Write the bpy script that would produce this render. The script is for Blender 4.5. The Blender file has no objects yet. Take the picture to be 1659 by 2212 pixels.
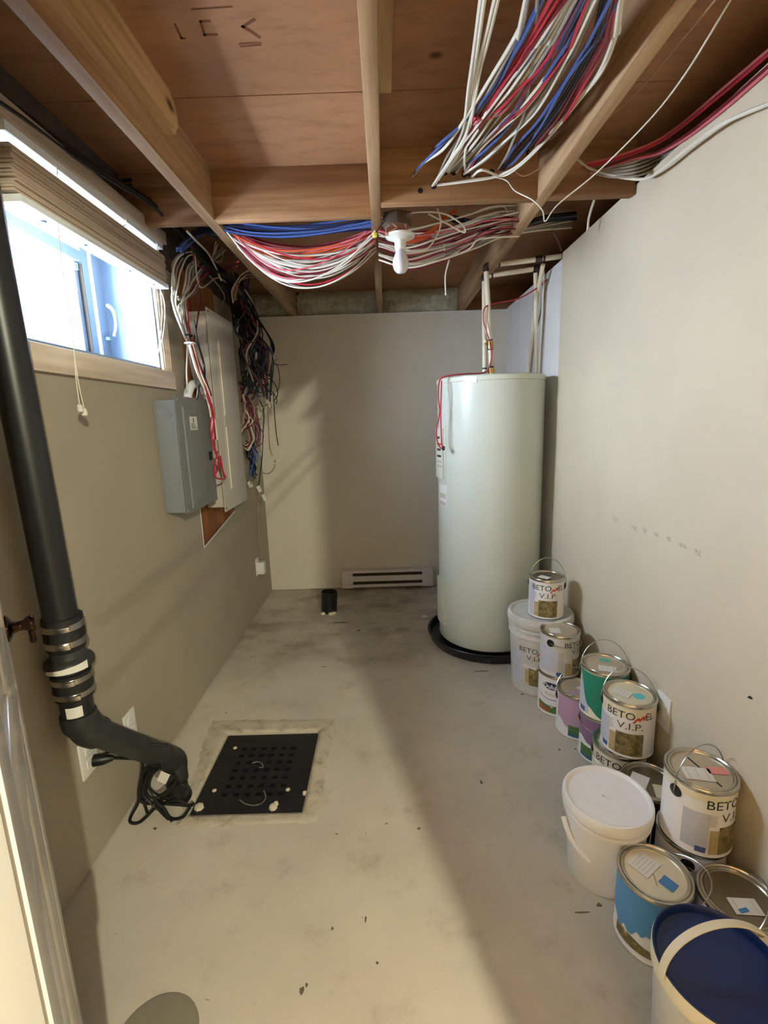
import bpy, bmesh, math, random
from mathutils import Vector, Matrix
import numpy as np
random.seed(11)
PI = math.pi
SC = bpy.context.scene
COL = SC.collection

# ------------------------------------------------------------------ camera
W_, H_, F_ = 1659.0, 2212.0, 1037.67
PITCH, ROLL, YAW, HC = -.1931, -.0314, -.0058, 1.32
_cy, _sy = math.cos(YAW), math.sin(YAW)
CF = Vector((_sy * math.cos(PITCH), _cy * math.cos(PITCH), math.sin(PITCH)))
_r0 = Vector((_cy, -_sy, 0)); _u0 = _r0.cross(CF)
CR = math.cos(ROLL) * _r0 + math.sin(ROLL) * _u0
CU = -math.sin(ROLL) * _r0 + math.cos(ROLL) * _u0
CO = Vector((0, 0, HC))
cam = bpy.data.objects.new('camera', bpy.data.cameras.new('camera'))
COL.objects.link(cam)
cam.data.sensor_fit = 'VERTICAL'; cam.data.sensor_height = 36.0
cam.data.lens = 36.0 * F_ / H_
cam.data.clip_start = .02
cam.matrix_world = Matrix(((CR.x, CU.x, -CF.x, CO.x), (CR.y, CU.y, -CF.y, CO.y), (CR.z, CU.z, -CF.z, CO.z), (0, 0, 0, 1)))
SC.camera = cam

# ------------------------------------------------------------------ world, lamps, exposure
world = bpy.data.worlds.new('overcast_sky'); SC.world = world
world.use_nodes = True
bg = world.node_tree.nodes['Background']
bg.inputs[0].default_value = (.82, .91, 1.0, 1)
bg.inputs[1].default_value = 40.0
SC.view_settings.view_transform = 'Standard'
SC.view_settings.look = 'None'
SC.view_settings.gamma = 1.0
SC.view_settings.use_curve_mapping = False
SC.view_settings.exposure = 1.34
SC.cycles.use_denoising = True
SC.cycles.max_bounces = 12
SC.cycles.diffuse_bounces = 8
SC.cycles.sample_clamp_indirect = 6.0
SC.cycles.caustics_refractive = False
# daylight sampling helper at the window opening (portal: gives off no light of its own)
pl = bpy.data.lights.new('window_portal', 'AREA'); pl.shape = 'RECTANGLE'; pl.size = .66; pl.size_y = .44
pl.cycles.is_portal = True
po = bpy.data.objects.new('window_portal', pl); COL.objects.link(po)
po.location = (-1.17, 1.74, 1.80); po.rotation_euler = (0, -PI / 2, 0)
# hallway ceiling lamp behind the doorway the photo is taken from
HALL_LAMP = (.750, -1.175, 2.06); HALL_W = 100.0

# ------------------------------------------------------------------ survey: a measured pixel on a real plane
def ray(px, py): return CF + CR * ((px - W_ / 2) / F_) - CU * ((py - H_ / 2) / F_)
def onx(px, py, X): d = ray(px, py); return CO + d * (X / d.x)
def ony(px, py, Y): d = ray(px, py); return CO + d * (Y / d.y)
def onz(px, py, Z): d = ray(px, py); return CO + d * ((Z - HC) / d.z)

# ------------------------------------------------------------------ materials
def srgb(r, g, b):
    f = lambda c: (c / 255 / 12.92) if c / 255 <= .04045 else ((c / 255 + .055) / 1.055) ** 2.4
    return (f(r), f(g), f(b), 1)

class NT:
    def __init__(s, name):
        s.m = bpy.data.materials.new(name); s.m.use_nodes = True
        s.t = s.m.node_tree; s.p = s.t.nodes['Principled BSDF']
    def n(s, typ, **kw):
        nd = s.t.nodes.new(typ)
        for k, v in kw.items(): setattr(nd, k, v)
        return nd
    def l(s, a, b): s.t.links.new(a, b)
    def coords(s, scale=(1, 1, 1), src='Object'):
        tc = s.n('ShaderNodeTexCoord'); mp = s.n('ShaderNodeMapping')
        mp.inputs['Scale'].default_value = scale
        s.l(tc.outputs[src], mp.inputs['Vector']); return mp.outputs[0]
    def world(s, scale=(1, 1, 1)):
        g = s.n('ShaderNodeNewGeometry'); mp = s.n('ShaderNodeMapping')
        mp.inputs['Scale'].default_value = scale
        s.l(g.outputs['Position'], mp.inputs['Vector']); return mp.outputs[0]
    def noise(s, vec, scale, detail=4, rough=.55):
        nd = s.n('ShaderNodeTexNoise'); nd.inputs['Scale'].default_value = scale
        nd.inputs['Detail'].default_value = detail; nd.inputs['Roughness'].default_value = rough
        s.l(vec, nd.inputs['Vector']); return nd.outputs['Fac']
    def ramp(s, fac, stops):
        r = s.n('ShaderNodeValToRGB'); e = r.color_ramp.elements
        while len(e) > 1: e.remove(e[0])
        e[0].position, e[0].color = stops[0]
        for p, c in stops[1:]:
            x = e.new(p); x.color = c
        s.l(fac, r.inputs[0]); return r.outputs[0]
    def smooth(s, val, a, b):
        m = s.n('ShaderNodeMapRange'); m.interpolation_type = 'SMOOTHSTEP'
        m.inputs[1].default_value = a; m.inputs[2].default_value = b
        s.l(val, m.inputs[0]); return m.outputs[0]
    def math(s, op, a, b=None):
        m = s.n('ShaderNodeMath', operation=op)
        for i, v in enumerate((a, b)):
            if v is None: continue
            if hasattr(v, 'links'): s.l(v, m.inputs[i])
            else: m.inputs[i].default_value = v
        return m.outputs[0]
    def mix(s, fac, a, b):
        m = s.n('ShaderNodeMix', data_type='RGBA')
        for sock, v in ((m.inputs[0], fac), (m.inputs[6], a), (m.inputs[7], b)):
            if hasattr(v, 'links'): s.l(v, sock)
            else: sock.default_value = v
        return m.outputs[2]
    def bump(s, h, strength=.3, dist=.002):
        b = s.n('ShaderNodeBump'); b.inputs['Strength'].default_value = strength; b.inputs['Distance'].default_value = dist
        s.l(h, b.inputs['Height']); s.l(b.outputs[0], s.p.inputs['Normal'])
    def out(s, col=None, rough=.5, metal=0., spec=.5, coat=0.):
        p = s.p
        if col is not None:
            if hasattr(col, 'links'): s.l(col, p.inputs['Base Color'])
            else: p.inputs['Base Color'].default_value = col
        if hasattr(rough, 'links'): s.l(rough, p.inputs['Roughness'])
        else: p.inputs['Roughness'].default_value = rough
        p.inputs['Metallic'].default_value = metal
        p.inputs['Specular IOR Level'].default_value = spec
        p.inputs['Coat Weight'].default_value = coat
        return s.m

def dk(c, f): return (c[0] * f, c[1] * f, c[2] * f, 1)

def plain(name, c, rough=.5, metal=0., var=.12, scale=9, bump=0., bscale=200, spec=.5, coat=0.):
    t = NT(name); v = t.coords()
    col = t.ramp(t.noise(v, scale), [(.3, dk(c, 1 - var)), (.7, dk(c, 1 + var * .5))])
    if bump: t.bump(t.noise(v, bscale, 2), bump, .001)
    return t.out(col, rough, metal, spec, coat)

def wood(name, c1, c2, axis, rough=.75, k=1.0, knots=True):
    t = NT(name)
    sc = [34 * k, 34 * k, 34 * k]; sc[axis] = 1.6 * k
    v = t.world(tuple(sc)); n1 = t.noise(v, 1.0, 6, .65)
    sc2 = [9, 9, 9]; sc2[axis] = .8
    n2 = t.noise(t.world(tuple(sc2)), 1.0, 3)
    col = t.ramp(n1, [(.3, c2), (.52, c1), (.75, dk(c1, 1.15))])
    col = t.mix(t.smooth(n2, .42, .68), col, dk(c2, .8))
    if knots:
        vo = t.n('ShaderNodeTexVoronoi'); vo.inputs['Scale'].default_value = 1.0
        sk = [6.0, 6.0, 6.0]; sk[axis] = 3.4
        t.l(t.world(tuple(sk)), vo.inputs['Vector'])
        kn = t.math('SUBTRACT', 1.0, t.smooth(vo.outputs['Distance'], .05, .13))
        sel = t.math('GREATER_THAN', t.noise(t.world((2.3, 2.3, 2.3)), 1.0, 1), .56)
        col = t.mix(t.math('MULTIPLY', kn, sel), col, dk(c2, .32))
    t.bump(n1, .25, .001)
    return t.out(col, rough, 0, .3)

def ply(name, c1, c2):
    t = NT(name); n0 = t.noise(t.world((1.2, 2.2, 1)), 1.0, 3)
    w = t.noise(t.world((7, 22, 22)), 1.0, 7, .68)
    col = t.ramp(w, [(.3, c2), (.5, c1), (.75, dk(c1, 1.08))])
    col = t.mix(t.math('MULTIPLY', t.smooth(n0, .45, .65), .5), col, c2)
    vo = t.n('ShaderNodeTexVoronoi'); vo.inputs['Scale'].default_value = 1.0
    t.l(t.world((3.2, 4.6, 1)), vo.inputs['Vector'])
    kn = t.math('SUBTRACT', 1.0, t.smooth(vo.outputs['Distance'], .03, .085))
    sel = t.math('GREATER_THAN', t.noise(t.world((1.7, 1.7, 1)), 1.0, 1), .47)
    col = t.mix(t.math('MULTIPLY', kn, sel), col, dk(c2, .38))
    t.bump(w, .2, .001)
    return t.out(col, .75, 0, .3)

M = {}
def build_materials():
    # one wall paint with light scuffs, darkened or lightened per wall to imitate lighting
    def paint(name, c, scuff=.1):
        t = NT(name); v = t.world()
        big = t.noise(v, 2.2, 5); fine = t.noise(v, 260, 2)
        col = t.ramp(big, [(.3, dk(c, .93)), (.7, dk(c, 1.03))])
        sc = t.smooth(t.noise(t.world((7, 7, 3)), 1.0, 6, .7), .66, .8)
        col = t.mix(t.math('MULTIPLY', sc, scuff), col, dk(c, .6))
        t.bump(fine, .12, .0006)
        return t.out(col, .62, 0, .35)
    M['wall'] = paint('darkened_wall_paint', srgb(164, 156, 138), .25)  # same paint as the right wall, darkened in place of shade
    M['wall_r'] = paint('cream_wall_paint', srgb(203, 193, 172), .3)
    M['wall_b'] = paint('lightened_wall_paint', srgb(214, 209, 197), .2)  # same paint again, lightened to stand in for light on the back wall
    M['drywall'] = plain('bare_white_drywall', srgb(214, 214, 214), .85, var=.05)
    # painted concrete floor with dirt
    t = NT('worn_painted_concrete'); v = t.world()
    base = t.ramp(t.noise(v, 1.7, 6, .6), [(.3, srgb(184, 179, 165)), (.7, srgb(207, 202, 187))])
    sep = t.n('ShaderNodeSeparateXYZ'); t.l(v, sep.inputs[0])
    back = t.smooth(sep.outputs['Y'], 2.15, 2.75)
    blot = t.smooth(t.noise(t.world((1.5, 2.0, 1)), 1.9, 8, .68), .40, .72)
    col = t.mix(t.math('MULTIPLY', t.math('MULTIPLY', back, blot), .75), base, srgb(112, 97, 76))
    n2 = t.noise(t.world((1, 1, 1)), 5.5, 9, .72)
    col = t.mix(t.math('MULTIPLY', t.smooth(n2, .52, .72), .42), col, srgb(128, 114, 94))
    sp = t.smooth(t.noise(v, 23, 3, .6), .715, .745)
    col = t.mix(t.math('MULTIPLY', sp, .8), col, srgb(96, 88, 74))
    vo = t.n('ShaderNodeTexVoronoi'); vo.inputs['Scale'].default_value = 7.0; t.l(t.world((1, 1.6, 1)), vo.inputs['Vector'])
    dot = t.math('SUBTRACT', 1.0, t.smooth(vo.outputs['Distance'], .018, .05))
    col = t.mix(t.math('MULTIPLY', dot, t.math('GREATER_THAN', t.noise(v, 3.1, 1), .55)), col, srgb(88, 78, 62))
    lt = t.smooth(t.noise(t.world((1.0, 3.0, 1)), 6, 5), .68, .78)
    col = t.mix(t.math('MULTIPLY', t.math('MULTIPLY', lt, back), .6), col, srgb(196, 188, 170))
    t.bump(t.noise(v, 60, 5), .25, .002)
    M['floor'] = t.out(col, .55, 0, .35)
    t = NT('trowelled_mortar'); v = t.world()
    col = t.ramp(t.noise(v, 14, 8, .7), [(.32, srgb(150, 141, 122)), (.48, srgb(188, 181, 162)), (.72, srgb(206, 200, 184))])
    t.bump(t.noise(v, 40, 6, .7), .8, .006)
    M['mortar'] = t.out(col, .9, 0, .2)
    M['joist'] = wood('spruce_joist', srgb(176, 146, 112), srgb(140, 106, 74), 1)
    M['blocking'] = wood('spruce_blocking', srgb(172, 134, 98), srgb(138, 100, 68), 0)
    M['nailer'] = wood('grey_spruce_nailer', srgb(196, 166, 124), srgb(156, 120, 78), 1)
    M['ply'] = ply('plywood_subfloor', srgb(166, 124, 92), srgb(142, 103, 72))
    M['plyback'] = wood('plywood_backboard', srgb(172, 116, 70), srgb(142, 90, 50), 2, k=.6, knots=False)
    M['stamp'] = plain('faded_stamp_ink', srgb(112, 70, 38), .9)
    M['insul'] = None
    t = NT('dusty_batt_insulation'); v = t.coords()
    col = t.ramp(t.noise(v, 18, 8, .7), [(.3, srgb(150, 149, 128)), (.55, srgb(206, 205, 186)), (.75, srgb(228, 227, 212))])
    t.bump(t.noise(v, 60, 6, .8), .9, .01); M['insul'] = t.out(col, 1, 0, .1)
    M['concrete'] = plain('foundation_concrete', srgb(92, 84, 76), .95, var=.25, bump=.4, bscale=40)
    M['white'] = plain('white_semigloss_paint', srgb(226, 226, 222), .28, var=.03, scale=4)
    M['door'] = plain('white_door_paint', srgb(222, 222, 218), .22, var=.03, scale=3, bump=.08, bscale=60)
    M['vinyl'] = plain('blued_vinyl', srgb(118, 138, 160), .3, var=.02)  # white vinyl darkened and blued, its colour standing in for softened window glare
    M['trim'] = wood('whitewashed_trim', srgb(222, 208, 190), srgb(200, 184, 164), 1, rough=.5, knots=False)
    M['slat'] = wood('faux_wood_slat', srgb(196, 180, 162), srgb(172, 157, 140), 1, rough=.5, knots=False)
    M['slatw'] = plain('white_bottom_rail', srgb(226, 232, 240), .35, var=.03)
    M['cord'] = plain('white_lift_cord', srgb(222, 218, 206), .7)
    t = NT('window_glass'); tr = t.n('ShaderNodeBsdfTransparent'); gl = t.n('ShaderNodeBsdfGlossy'); gl.inputs['Roughness'].default_value = .02
    lw_ = t.n('ShaderNodeLayerWeight'); lw_.inputs[0].default_value = .5; mx = t.n('ShaderNodeMixShader')
    fr5 = t.math('ADD', t.math('MULTIPLY', t.math('POWER', lw_.outputs['Facing'], 5.0), .9), .04)
    tr.inputs[0].default_value = (.96, .98, 1, 1)
    t.l(fr5, mx.inputs[0]); t.l(tr.outputs[0], mx.inputs[1]); t.l(gl.outputs[0], mx.inputs[2])
    t.l(mx.outputs[0], t.t.nodes['Material Output'].inputs[0]); M['glass'] = t.m
    M['abs'] = plain('black_abs_pipe', srgb(30, 31, 32), .38, var=.2, spec=.5)
    M['rubber'] = plain('black_rubber', srgb(24, 24, 24), .6, var=.2)
    M['absgrey'] = plain('dusty_black_abs', srgb(44, 45, 45), .45, var=.3, scale=20)
    M['steel'] = plain('clamp_steel', srgb(196, 192, 184), .28, 1.0, var=.15)
    M['sticker'] = plain('white_sticker', srgb(222, 220, 212), .6, var=.04)
    M['bronze'] = plain('dark_bronze', srgb(72, 54, 44), .22, 1.0, var=.2)
    M['brass'] = plain('brass', srgb(196, 160, 92), .3, 1.0)
    M['panelgrey'] = plain('grey_enamel_steel', srgb(132, 139, 145), .38, var=.06, bump=.25, bscale=140)
    M['panelgrey2'] = plain('grey_enamel_cover', srgb(118, 121, 121), .42, var=.05, bump=.25, bscale=140)
    M['panelwhite'] = plain('offwhite_enamel_steel', srgb(194, 189, 181), .4, var=.04)
    M['panellip'] = plain('highlit_panel_lip', srgb(240, 230, 212), .35, var=.03)  # paler than the panel enamel: a highlight put into the lip colour
    M['heater'] = plain('heater_enamel', srgb(206, 214, 206), .3, var=.02, coat=.2)
    M['heaterlid'] = plain('heater_enamel_top', srgb(214, 220, 208), .35, var=.02)
    M['pan'] = plain('black_plastic_pan', srgb(26, 26, 28), .3, var=.2)
    M['pvc'] = plain('cream_water_pipe', srgb(226, 216, 194), .35, var=.05)
    M['fitting'] = plain('dark_crimp_fitting', srgb(56, 36, 30), .4, var=.2)
    M['bb'] = plain('baseboard_enamel', srgb(212, 210, 212), .4, var=.03)
    M['slot'] = plain('dark_slot', srgb(50, 44, 38), .8)
    M['dark'] = plain('near_black', srgb(16, 15, 15), .8)
    M['cover'] = plain('black_sump_cover', srgb(26, 26, 29), .42, var=.45, scale=14, bump=.2, bscale=90)
    M['stub'] = plain('black_stub_pipe', srgb(24, 23, 24), .35)
    M['bulb'] = plain('frosted_bulb', srgb(222, 224, 236), .25, var=.02)
    M['porcelain'] = plain('white_lampholder', srgb(228, 228, 224), .35, var=.02)
    M['tin'] = plain('tin_rim', srgb(204, 200, 190), .24, 1.0, var=.12, scale=20)
    M['lidtan'] = plain('tan_lid', srgb(196, 184, 160), .4, .35, var=.08)
    M['liddark'] = plain('dull_tin_lid', srgb(150, 142, 124), .3, .9, var=.12)
    M['lidcream'] = plain('cream_lid', srgb(222, 214, 186), .38, .15, var=.08)
    M['label'] = plain('white_can_label', srgb(232, 232, 232), .42, var=.04)
    M['labelblue'] = plain('pale_label_panel', srgb(196, 200, 214), .45, var=.06, scale=30)
    M['labelcream'] = plain('cream_can_label', srgb(228, 222, 198), .42, var=.05)
    M['ink'] = plain('dark_ink', srgb(56, 54, 50), .6)
    M['inkgold'] = plain('olive_ink', srgb(92, 84, 52), .6)
    M['inkred'] = plain('red_ink', srgb(206, 62, 30), .55)
    M['inkgrey'] = plain('grey_print', srgb(192, 190, 184), .6)
    M['inknavy'] = plain('navy_print', srgb(28, 34, 72), .5)
    M['inkblue'] = plain('blue_print', srgb(76, 96, 158), .5)
    M['tanprint'] = plain('tan_print', srgb(188, 168, 122), .55, var=.2, scale=60)
    t = NT('garden_photo_print'); v = t.coords()
    col = t.ramp(t.noise(v, 55, 6, .7), [(.32, srgb(62, 62, 34)), (.48, srgb(116, 104, 62)), (.6, srgb(148, 132, 88)), (.72, srgb(214, 210, 186))])
    M['photo'] = t.out(col, .45)
    M['greenprint'] = plain('green_field_print', srgb(84, 122, 68), .5, var=.3, scale=40)
    M['tealprint'] = plain('teal_field_print', srgb(60, 110, 130), .5, var=.2, scale=40)
    M['redprint'] = plain('rust_print', srgb(186, 92, 60), .5, var=.2, scale=40)
    M['lilac'] = plain('lilac_paint', srgb(190, 158, 186), .4, var=.04)
    M['mauve'] = plain('mauve_paint', srgb(140, 108, 140), .4, var=.05)
    M['green'] = plain('green_paint', srgb(34, 136, 110), .4, var=.05)
    M['sky'] = plain('sky_blue_paint', srgb(86, 152, 206), .4, var=.06)
    M['aqua'] = plain('aqua_dab', srgb(92, 202, 206), .5)
    M['salmon'] = plain('salmon_dab', srgb(232, 150, 142), .5)
    M['tealdab'] = plain('teal_dab', srgb(84, 176, 150), .5)
    M['bluedab'] = plain('blue_dab', srgb(74, 132, 190), .5)
    M['wire'] = plain('bail_wire', srgb(190, 188, 182), .3, 1.0)
    M['lug'] = plain('black_lug', srgb(18, 18, 18), .4)
    M['bucket'] = plain('white_bucket_plastic', srgb(238, 240, 242), .42, var=.03)
    M['bucketg'] = plain('dusty_white_pail', srgb(206, 206, 202), .4, var=.12, scale=25)
    M['navy'] = plain('deep_blue_plastic', srgb(2, 32, 88), .36, var=.12, scale=14)
    M['creamband'] = plain('cream_plastic_band', srgb(226, 218, 192), .45, var=.04)
    M['darkcan'] = plain('dark_brown_tin', srgb(40, 32, 30), .35, .5, var=.2)
    M['greyplug'] = plain('grey_floor_plug', srgb(128, 124, 108), .65, var=.08, scale=18)
    M['blackcord'] = plain('black_power_cord', srgb(14, 14, 14), .45)
    M['tape'] = plain('tape_residue', srgb(182, 173, 154), .5, var=.2, scale=60)
    M['spark'] = plain('pale_scrap', srgb(214, 206, 184), .7)
    for nm, c in dict(c_white=(222, 218, 208), c_grey=(150, 146, 138), c_red=(182, 44, 66), c_dkred=(110, 30, 42), c_pink=(206, 106, 120),
                      c_blue=(70, 94, 160), c_navy=(30, 34, 62), c_black=(20, 19, 20), c_orange=(208, 92, 50), c_tan=(170, 136, 104),
                      c_brown=(70, 50, 36), c_purple=(92, 60, 96)).items():
        M[nm] = plain(nm.replace('c_', 'cable_'), srgb(*c), .42, var=.06)
build_materials()

# ------------------------------------------------------------------ mesh builder
class MB:
    def __init__(s): s.bm = bmesh.new(); s.v = s.bm.verts; s.f = s.bm.faces
    def face(s, pts):
        try: return s.f.new([s.v.new(p) for p in pts])
        except ValueError: return None
    def box(s, x0, x1, y0, y1, z0, z1, bev=0, rot=None, about=None):
        vs = [s.v.new(p) for p in ((x0, y0, z0), (x1, y0, z0), (x1, y1, z0), (x0, y1, z0), (x0, y0, z1), (x1, y0, z1), (x1, y1, z1), (x0, y1, z1))]
        fs = [s.f.new([vs[i] for i in q]) for q in ((3, 2, 1, 0), (4, 5, 6, 7), (0, 1, 5, 4), (1, 2, 6, 5), (2, 3, 7, 6), (3, 0, 4, 7))]
        if rot is not None:
            bmesh.ops.rotate(s.bm, verts=vs, cent=about or ((x0 + x1) / 2, (y0 + y1) / 2, (z0 + z1) / 2), matrix=rot)
        if bev:
            es = list({e for f in fs for e in f.edges})
            bmesh.ops.bevel(s.bm, geom=es, offset=bev, segments=2, affect='EDGES', profile=.6)
        return s
    def prism(s, poly, axis, a, b):
        """extrude a 2D polygon along axis from a to b (poly in the other two coordinates, cyclic order)"""
        def P(p, t):
            q = list(p); q.insert(axis, t); return q
        A = [s.v.new(P(p, a)) for p in poly]; B = [s.v.new(P(p, b)) for p in poly]
        n = len(poly)
        s.f.new(A); s.f.new(B[::-1])
        for i in range(n): s.f.new((A[i], B[i], B[(i + 1) % n], A[(i + 1) % n]))
        return s
    def tube(s, pts, r, n=8, caps=True, sub=None, radii=None):
        P = [Vector(p) for p in pts]
        if sub: P = spline(P, sub)
        if radii is None: radii = [r] * len(P)
        T = []
        for i in range(len(P)):
            d = P[min(i + 1, len(P) - 1)] - P[max(i - 1, 0)]
            T.append(d.normalized() if d.length > 1e-9 else Vector((0, 0, 1)))
        up = Vector((0, 0, 1)) if abs(T[0].z) < .9 else Vector((1, 0, 0))
        N = (up - T[0] * up.dot(T[0])).normalized(); rings = []
        for i, p in enumerate(P):
            N = (N - T[i] * N.dot(T[i])).normalized(); B = T[i].cross(N)
            rings.append([s.v.new(p + (N * math.cos(2 * PI * k / n) + B * math.sin(2 * PI * k / n)) * radii[i]) for k in range(n)])
        for a, b in zip(rings, rings[1:]):
            for k in range(n): s.f.new((a[k], a[(k + 1) % n], b[(k + 1) % n], b[k]))
        if caps: s.f.new(rings[0][::-1]); s.f.new(rings[-1])
        return s
    def lathe(s, prof, n=40, c=(0, 0, 0), close0=True, close1=True, mat=None):
        rings = []
        for r, z in prof:
            ring = []
            for k in range(n):
                a = 2 * PI * k / n; p = Vector((r * math.cos(a), r * math.sin(a), z))
                if mat is not None: p = mat @ p
                ring.append(s.v.new(p + Vector(c)))
            rings.append(ring)
        for a, b in zip(rings, rings[1:]):
            for k in range(n): s.f.new((a[k], a[(k + 1) % n], b[(k + 1) % n], b[k]))
        if close0: s.f.new(rings[0][::-1])
        if close1: s.f.new(rings[-1])
        return s
    def patch(s, a0, a1, rz0, rz1, n=14, th=.0004):
        """curved patch on a cone/cylinder; rz0, rz1 = (radius, z) bottom/top or functions of t"""
        f0 = rz0 if callable(rz0) else (lambda t: rz0); f1 = rz1 if callable(rz1) else (lambda t: rz1)
        lo, hi = [], []
        for i in range(n + 1):
            t = i / n; a = a0 + (a1 - a0) * t
            r, z = f0(t); lo.append(s.v.new(((r + th) * math.cos(a), (r + th) * math.sin(a), z)))
            r, z = f1(t); hi.append(s.v.new(((r + th) * math.cos(a), (r + th) * math.sin(a), z)))
        for i in range(n): s.f.new((lo[i], lo[i + 1], hi[i + 1], hi[i]))
        return s
    def build(s, name, mat, parent=None, local=False, loc=None, smooth=True, ang=38):
        bm = s.bm
        bmesh.ops.recalc_face_normals(bm, faces=bm.faces[:]) if not getattr(s, 'nonorm', False) else None
        if smooth:
            for f in bm.faces: f.smooth = True
            lim = math.radians(ang)
            for e in bm.edges:
                if len(e.link_faces) == 2:
                    if e.calc_face_angle(0) > lim: e.smooth = False
        o = Vector((0, 0, 0))
        if parent is not None and not local: o = wloc(parent)
        elif parent is None:
            if loc is not None: o = Vector(loc)
            else:
                xs = [v.co for v in bm.verts]
                o = Vector(((min(p.x for p in xs) + max(p.x for p in xs)) / 2, (min(p.y for p in xs) + max(p.y for p in xs)) / 2, min(p.z for p in xs)))
        if o.length: bmesh.ops.translate(bm, verts=bm.verts[:], vec=-o)
        me = bpy.data.meshes.new(name); bm.to_mesh(me); bm.free()
        if mat is not None: me.materials.append(M[mat] if isinstance(mat, str) else mat)
        ob = bpy.data.objects.new(name, me); COL.objects.link(ob)
        if parent is not None: ob.parent = parent
        else: ob.location = o
        return ob

def wloc(o):
    v = Vector(o.location)
    while o.parent: o = o.parent; v += Vector(o.location)
    return v

def spline(P, sub):
    P = [Vector(p) for p in P]; Q = [P[0] * 2 - P[1]] + P + [P[-1] * 2 - P[-2]]; out = []
    for i in range(1, len(Q) - 2):
        a, b, c, d = Q[i - 1], Q[i], Q[i + 1], Q[i + 2]
        for k in range(sub):
            t = k / sub
            out.append(.5 * (2 * b + (c - a) * t + (2 * a - 5 * b + 4 * c - d) * t * t + (3 * b - a - 3 * c + d) * t ** 3))
    out.append(P[-1]); return out

def tag(o, label=None, cat=None, group=None, kind=None):
    if label: o['label'] = label
    if cat: o['category'] = cat
    if group: o['group'] = group
    if kind: o['kind'] = kind
    return o

def thing(name, label, cat, loc, rz=0, group=None, kind=None):
    o = bpy.data.objects.new(name, None); o.empty_display_size = .05; COL.objects.link(o)
    o.location = loc; o.rotation_euler = (0, 0, rz)
    return tag(o, label, cat, group, kind)

def struct(name, mb, mat, label, parent=None, **kw):
    o = mb.build(name, mat, parent, **kw)
    if parent is None: tag(o, label, name.split('_')[0], kind='structure')
    return o

XL, XR, YB, ZJ, ZS = -.9316, .897, 3.636, 2.054, 2.225
YF = .30          # wall stub that carries the open door
YJ = -.50         # doorway wall behind the camera

# ================================================================== ROOM SHELL
HX0, HX1, HY0, HY1 = -.716, -.322, 1.420, 1.856     # sump opening in the floor
fl = MB()
for b in ((-1.3, 1.35, -2.6, HY0), (-1.3, 1.35, HY1, 3.8), (-1.3, HX0, HY0, HY1), (HX1, 1.35, HY0, HY1)):
    fl.box(b[0], b[1], b[2], b[3], -.10, 0)
floor = struct('floor', fl, 'floor', 'tan painted concrete floor worn and stained toward the back', smooth=False)
pit = MB()
pit.box(HX0 - .02, HX0, HY0 - .02, HY1 + .02, -.45, -.1); pit.box(HX1, HX1 + .02, HY0 - .02, HY1 + .02, -.45, -.1)
pit.box(HX0, HX1, HY0 - .02, HY0, -.45, -.1); pit.box(HX0, HX1, HY1, HY1 + .02, -.45, -.1); pit.box(HX0, HX1, HY0, HY1, -.47, -.45)
pit.build('sump_pit', 'concrete', floor, smooth=False)

# left wall: concrete core with window opening, painted drywall skin with window opening and a cut-out
WY0, WY1, WZ0, WZ1 = 1.30, 2.105, 1.545, 2.055
CY0, CY1, CZ0 = 2.357, 2.885, .70
lw = MB()
X0, X1 = -.9436, XL
lw.box(X0, X1, YF - .12, WY0, .007, 2.09)
lw.box(X0, X1, WY0, WY1, .007, WZ0)
lw.box(X0, X1, WY0, WY1, WZ1, 2.09)
lw.box(X0, X1, WY1, CY0, .007, 1.985)
lw.prism([(CY0, .007), (CY1, .006), (CY1, .785), (CY0 + .001, .700)], 0, X0, X1)
lw.box(X0, X1, CY1, YB, 0, 2.03)
wl = struct('wall_left', lw, 'wall', 'left wall below and beside the basement window, paint darkened to imitate shade', smooth=False)
lc = MB(); A0 = -1.25
lc.box(A0, X0, YF - .12, WY0, 0, ZS); lc.box(A0, X0, WY0, WY1, 0, WZ0); lc.box(A0, X0, WY0, WY1, WZ1, ZS)
lc.box(A0, X0, WY1, YB + .15, 0, ZS)
lc.build('foundation', 'concrete', wl, smooth=False)
MB().box(X0, X0 + .003, CY0 - .03, CY1 + .02, .66, 2.05).build('plywood_backing', 'plyback', wl, smooth=False)
e = MB(); e.tube([(XL, CY0 + .004, .703), (XL, CY1, .788)], .004, 6); e.tube([(XL, CY0, .705), (XL, CY0, .96)], .003, 6)
e.build('torn_drywall_edge', 'drywall', wl)
# white returns of the window opening
rt = MB()
rt.box(-1.14, XL, WY1 - .012, WY1 + .001, WZ0, WZ1); rt.box(-1.14, XL, WY0 - .001, WY0 + .012, WZ0, WZ1)
rt.box(-1.14, XL, WY0, WY1, WZ0 - .001, WZ0 + .012); rt.box(-1.14, XL, WY0, WY1, WZ1 - .012, WZ1 + .001)
rt.build('window_return', 'vinyl', wl, smooth=False)

# back wall, rim above it
bw = MB(); bw.box(-1.25, 1.35, YB, YB + .012, .008, ZJ); bw.box(-1.25, 1.35, YB + .012, YB + .15, 0, ZJ)
wb = struct('wall_back', bw, 'wall_b', 'back wall behind the water heater, paint lightened to imitate light', smooth=False)
MB().box(-1.25, 1.35, YB + .09, YB + .15, ZJ, ZS).build('rim_board', 'blocking', wb, smooth=False)
MB().box(-.62, 1.0, YB - .004, YB, 2.043, ZJ).build('top_edge', 'drywall', wb, smooth=False)

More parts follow.
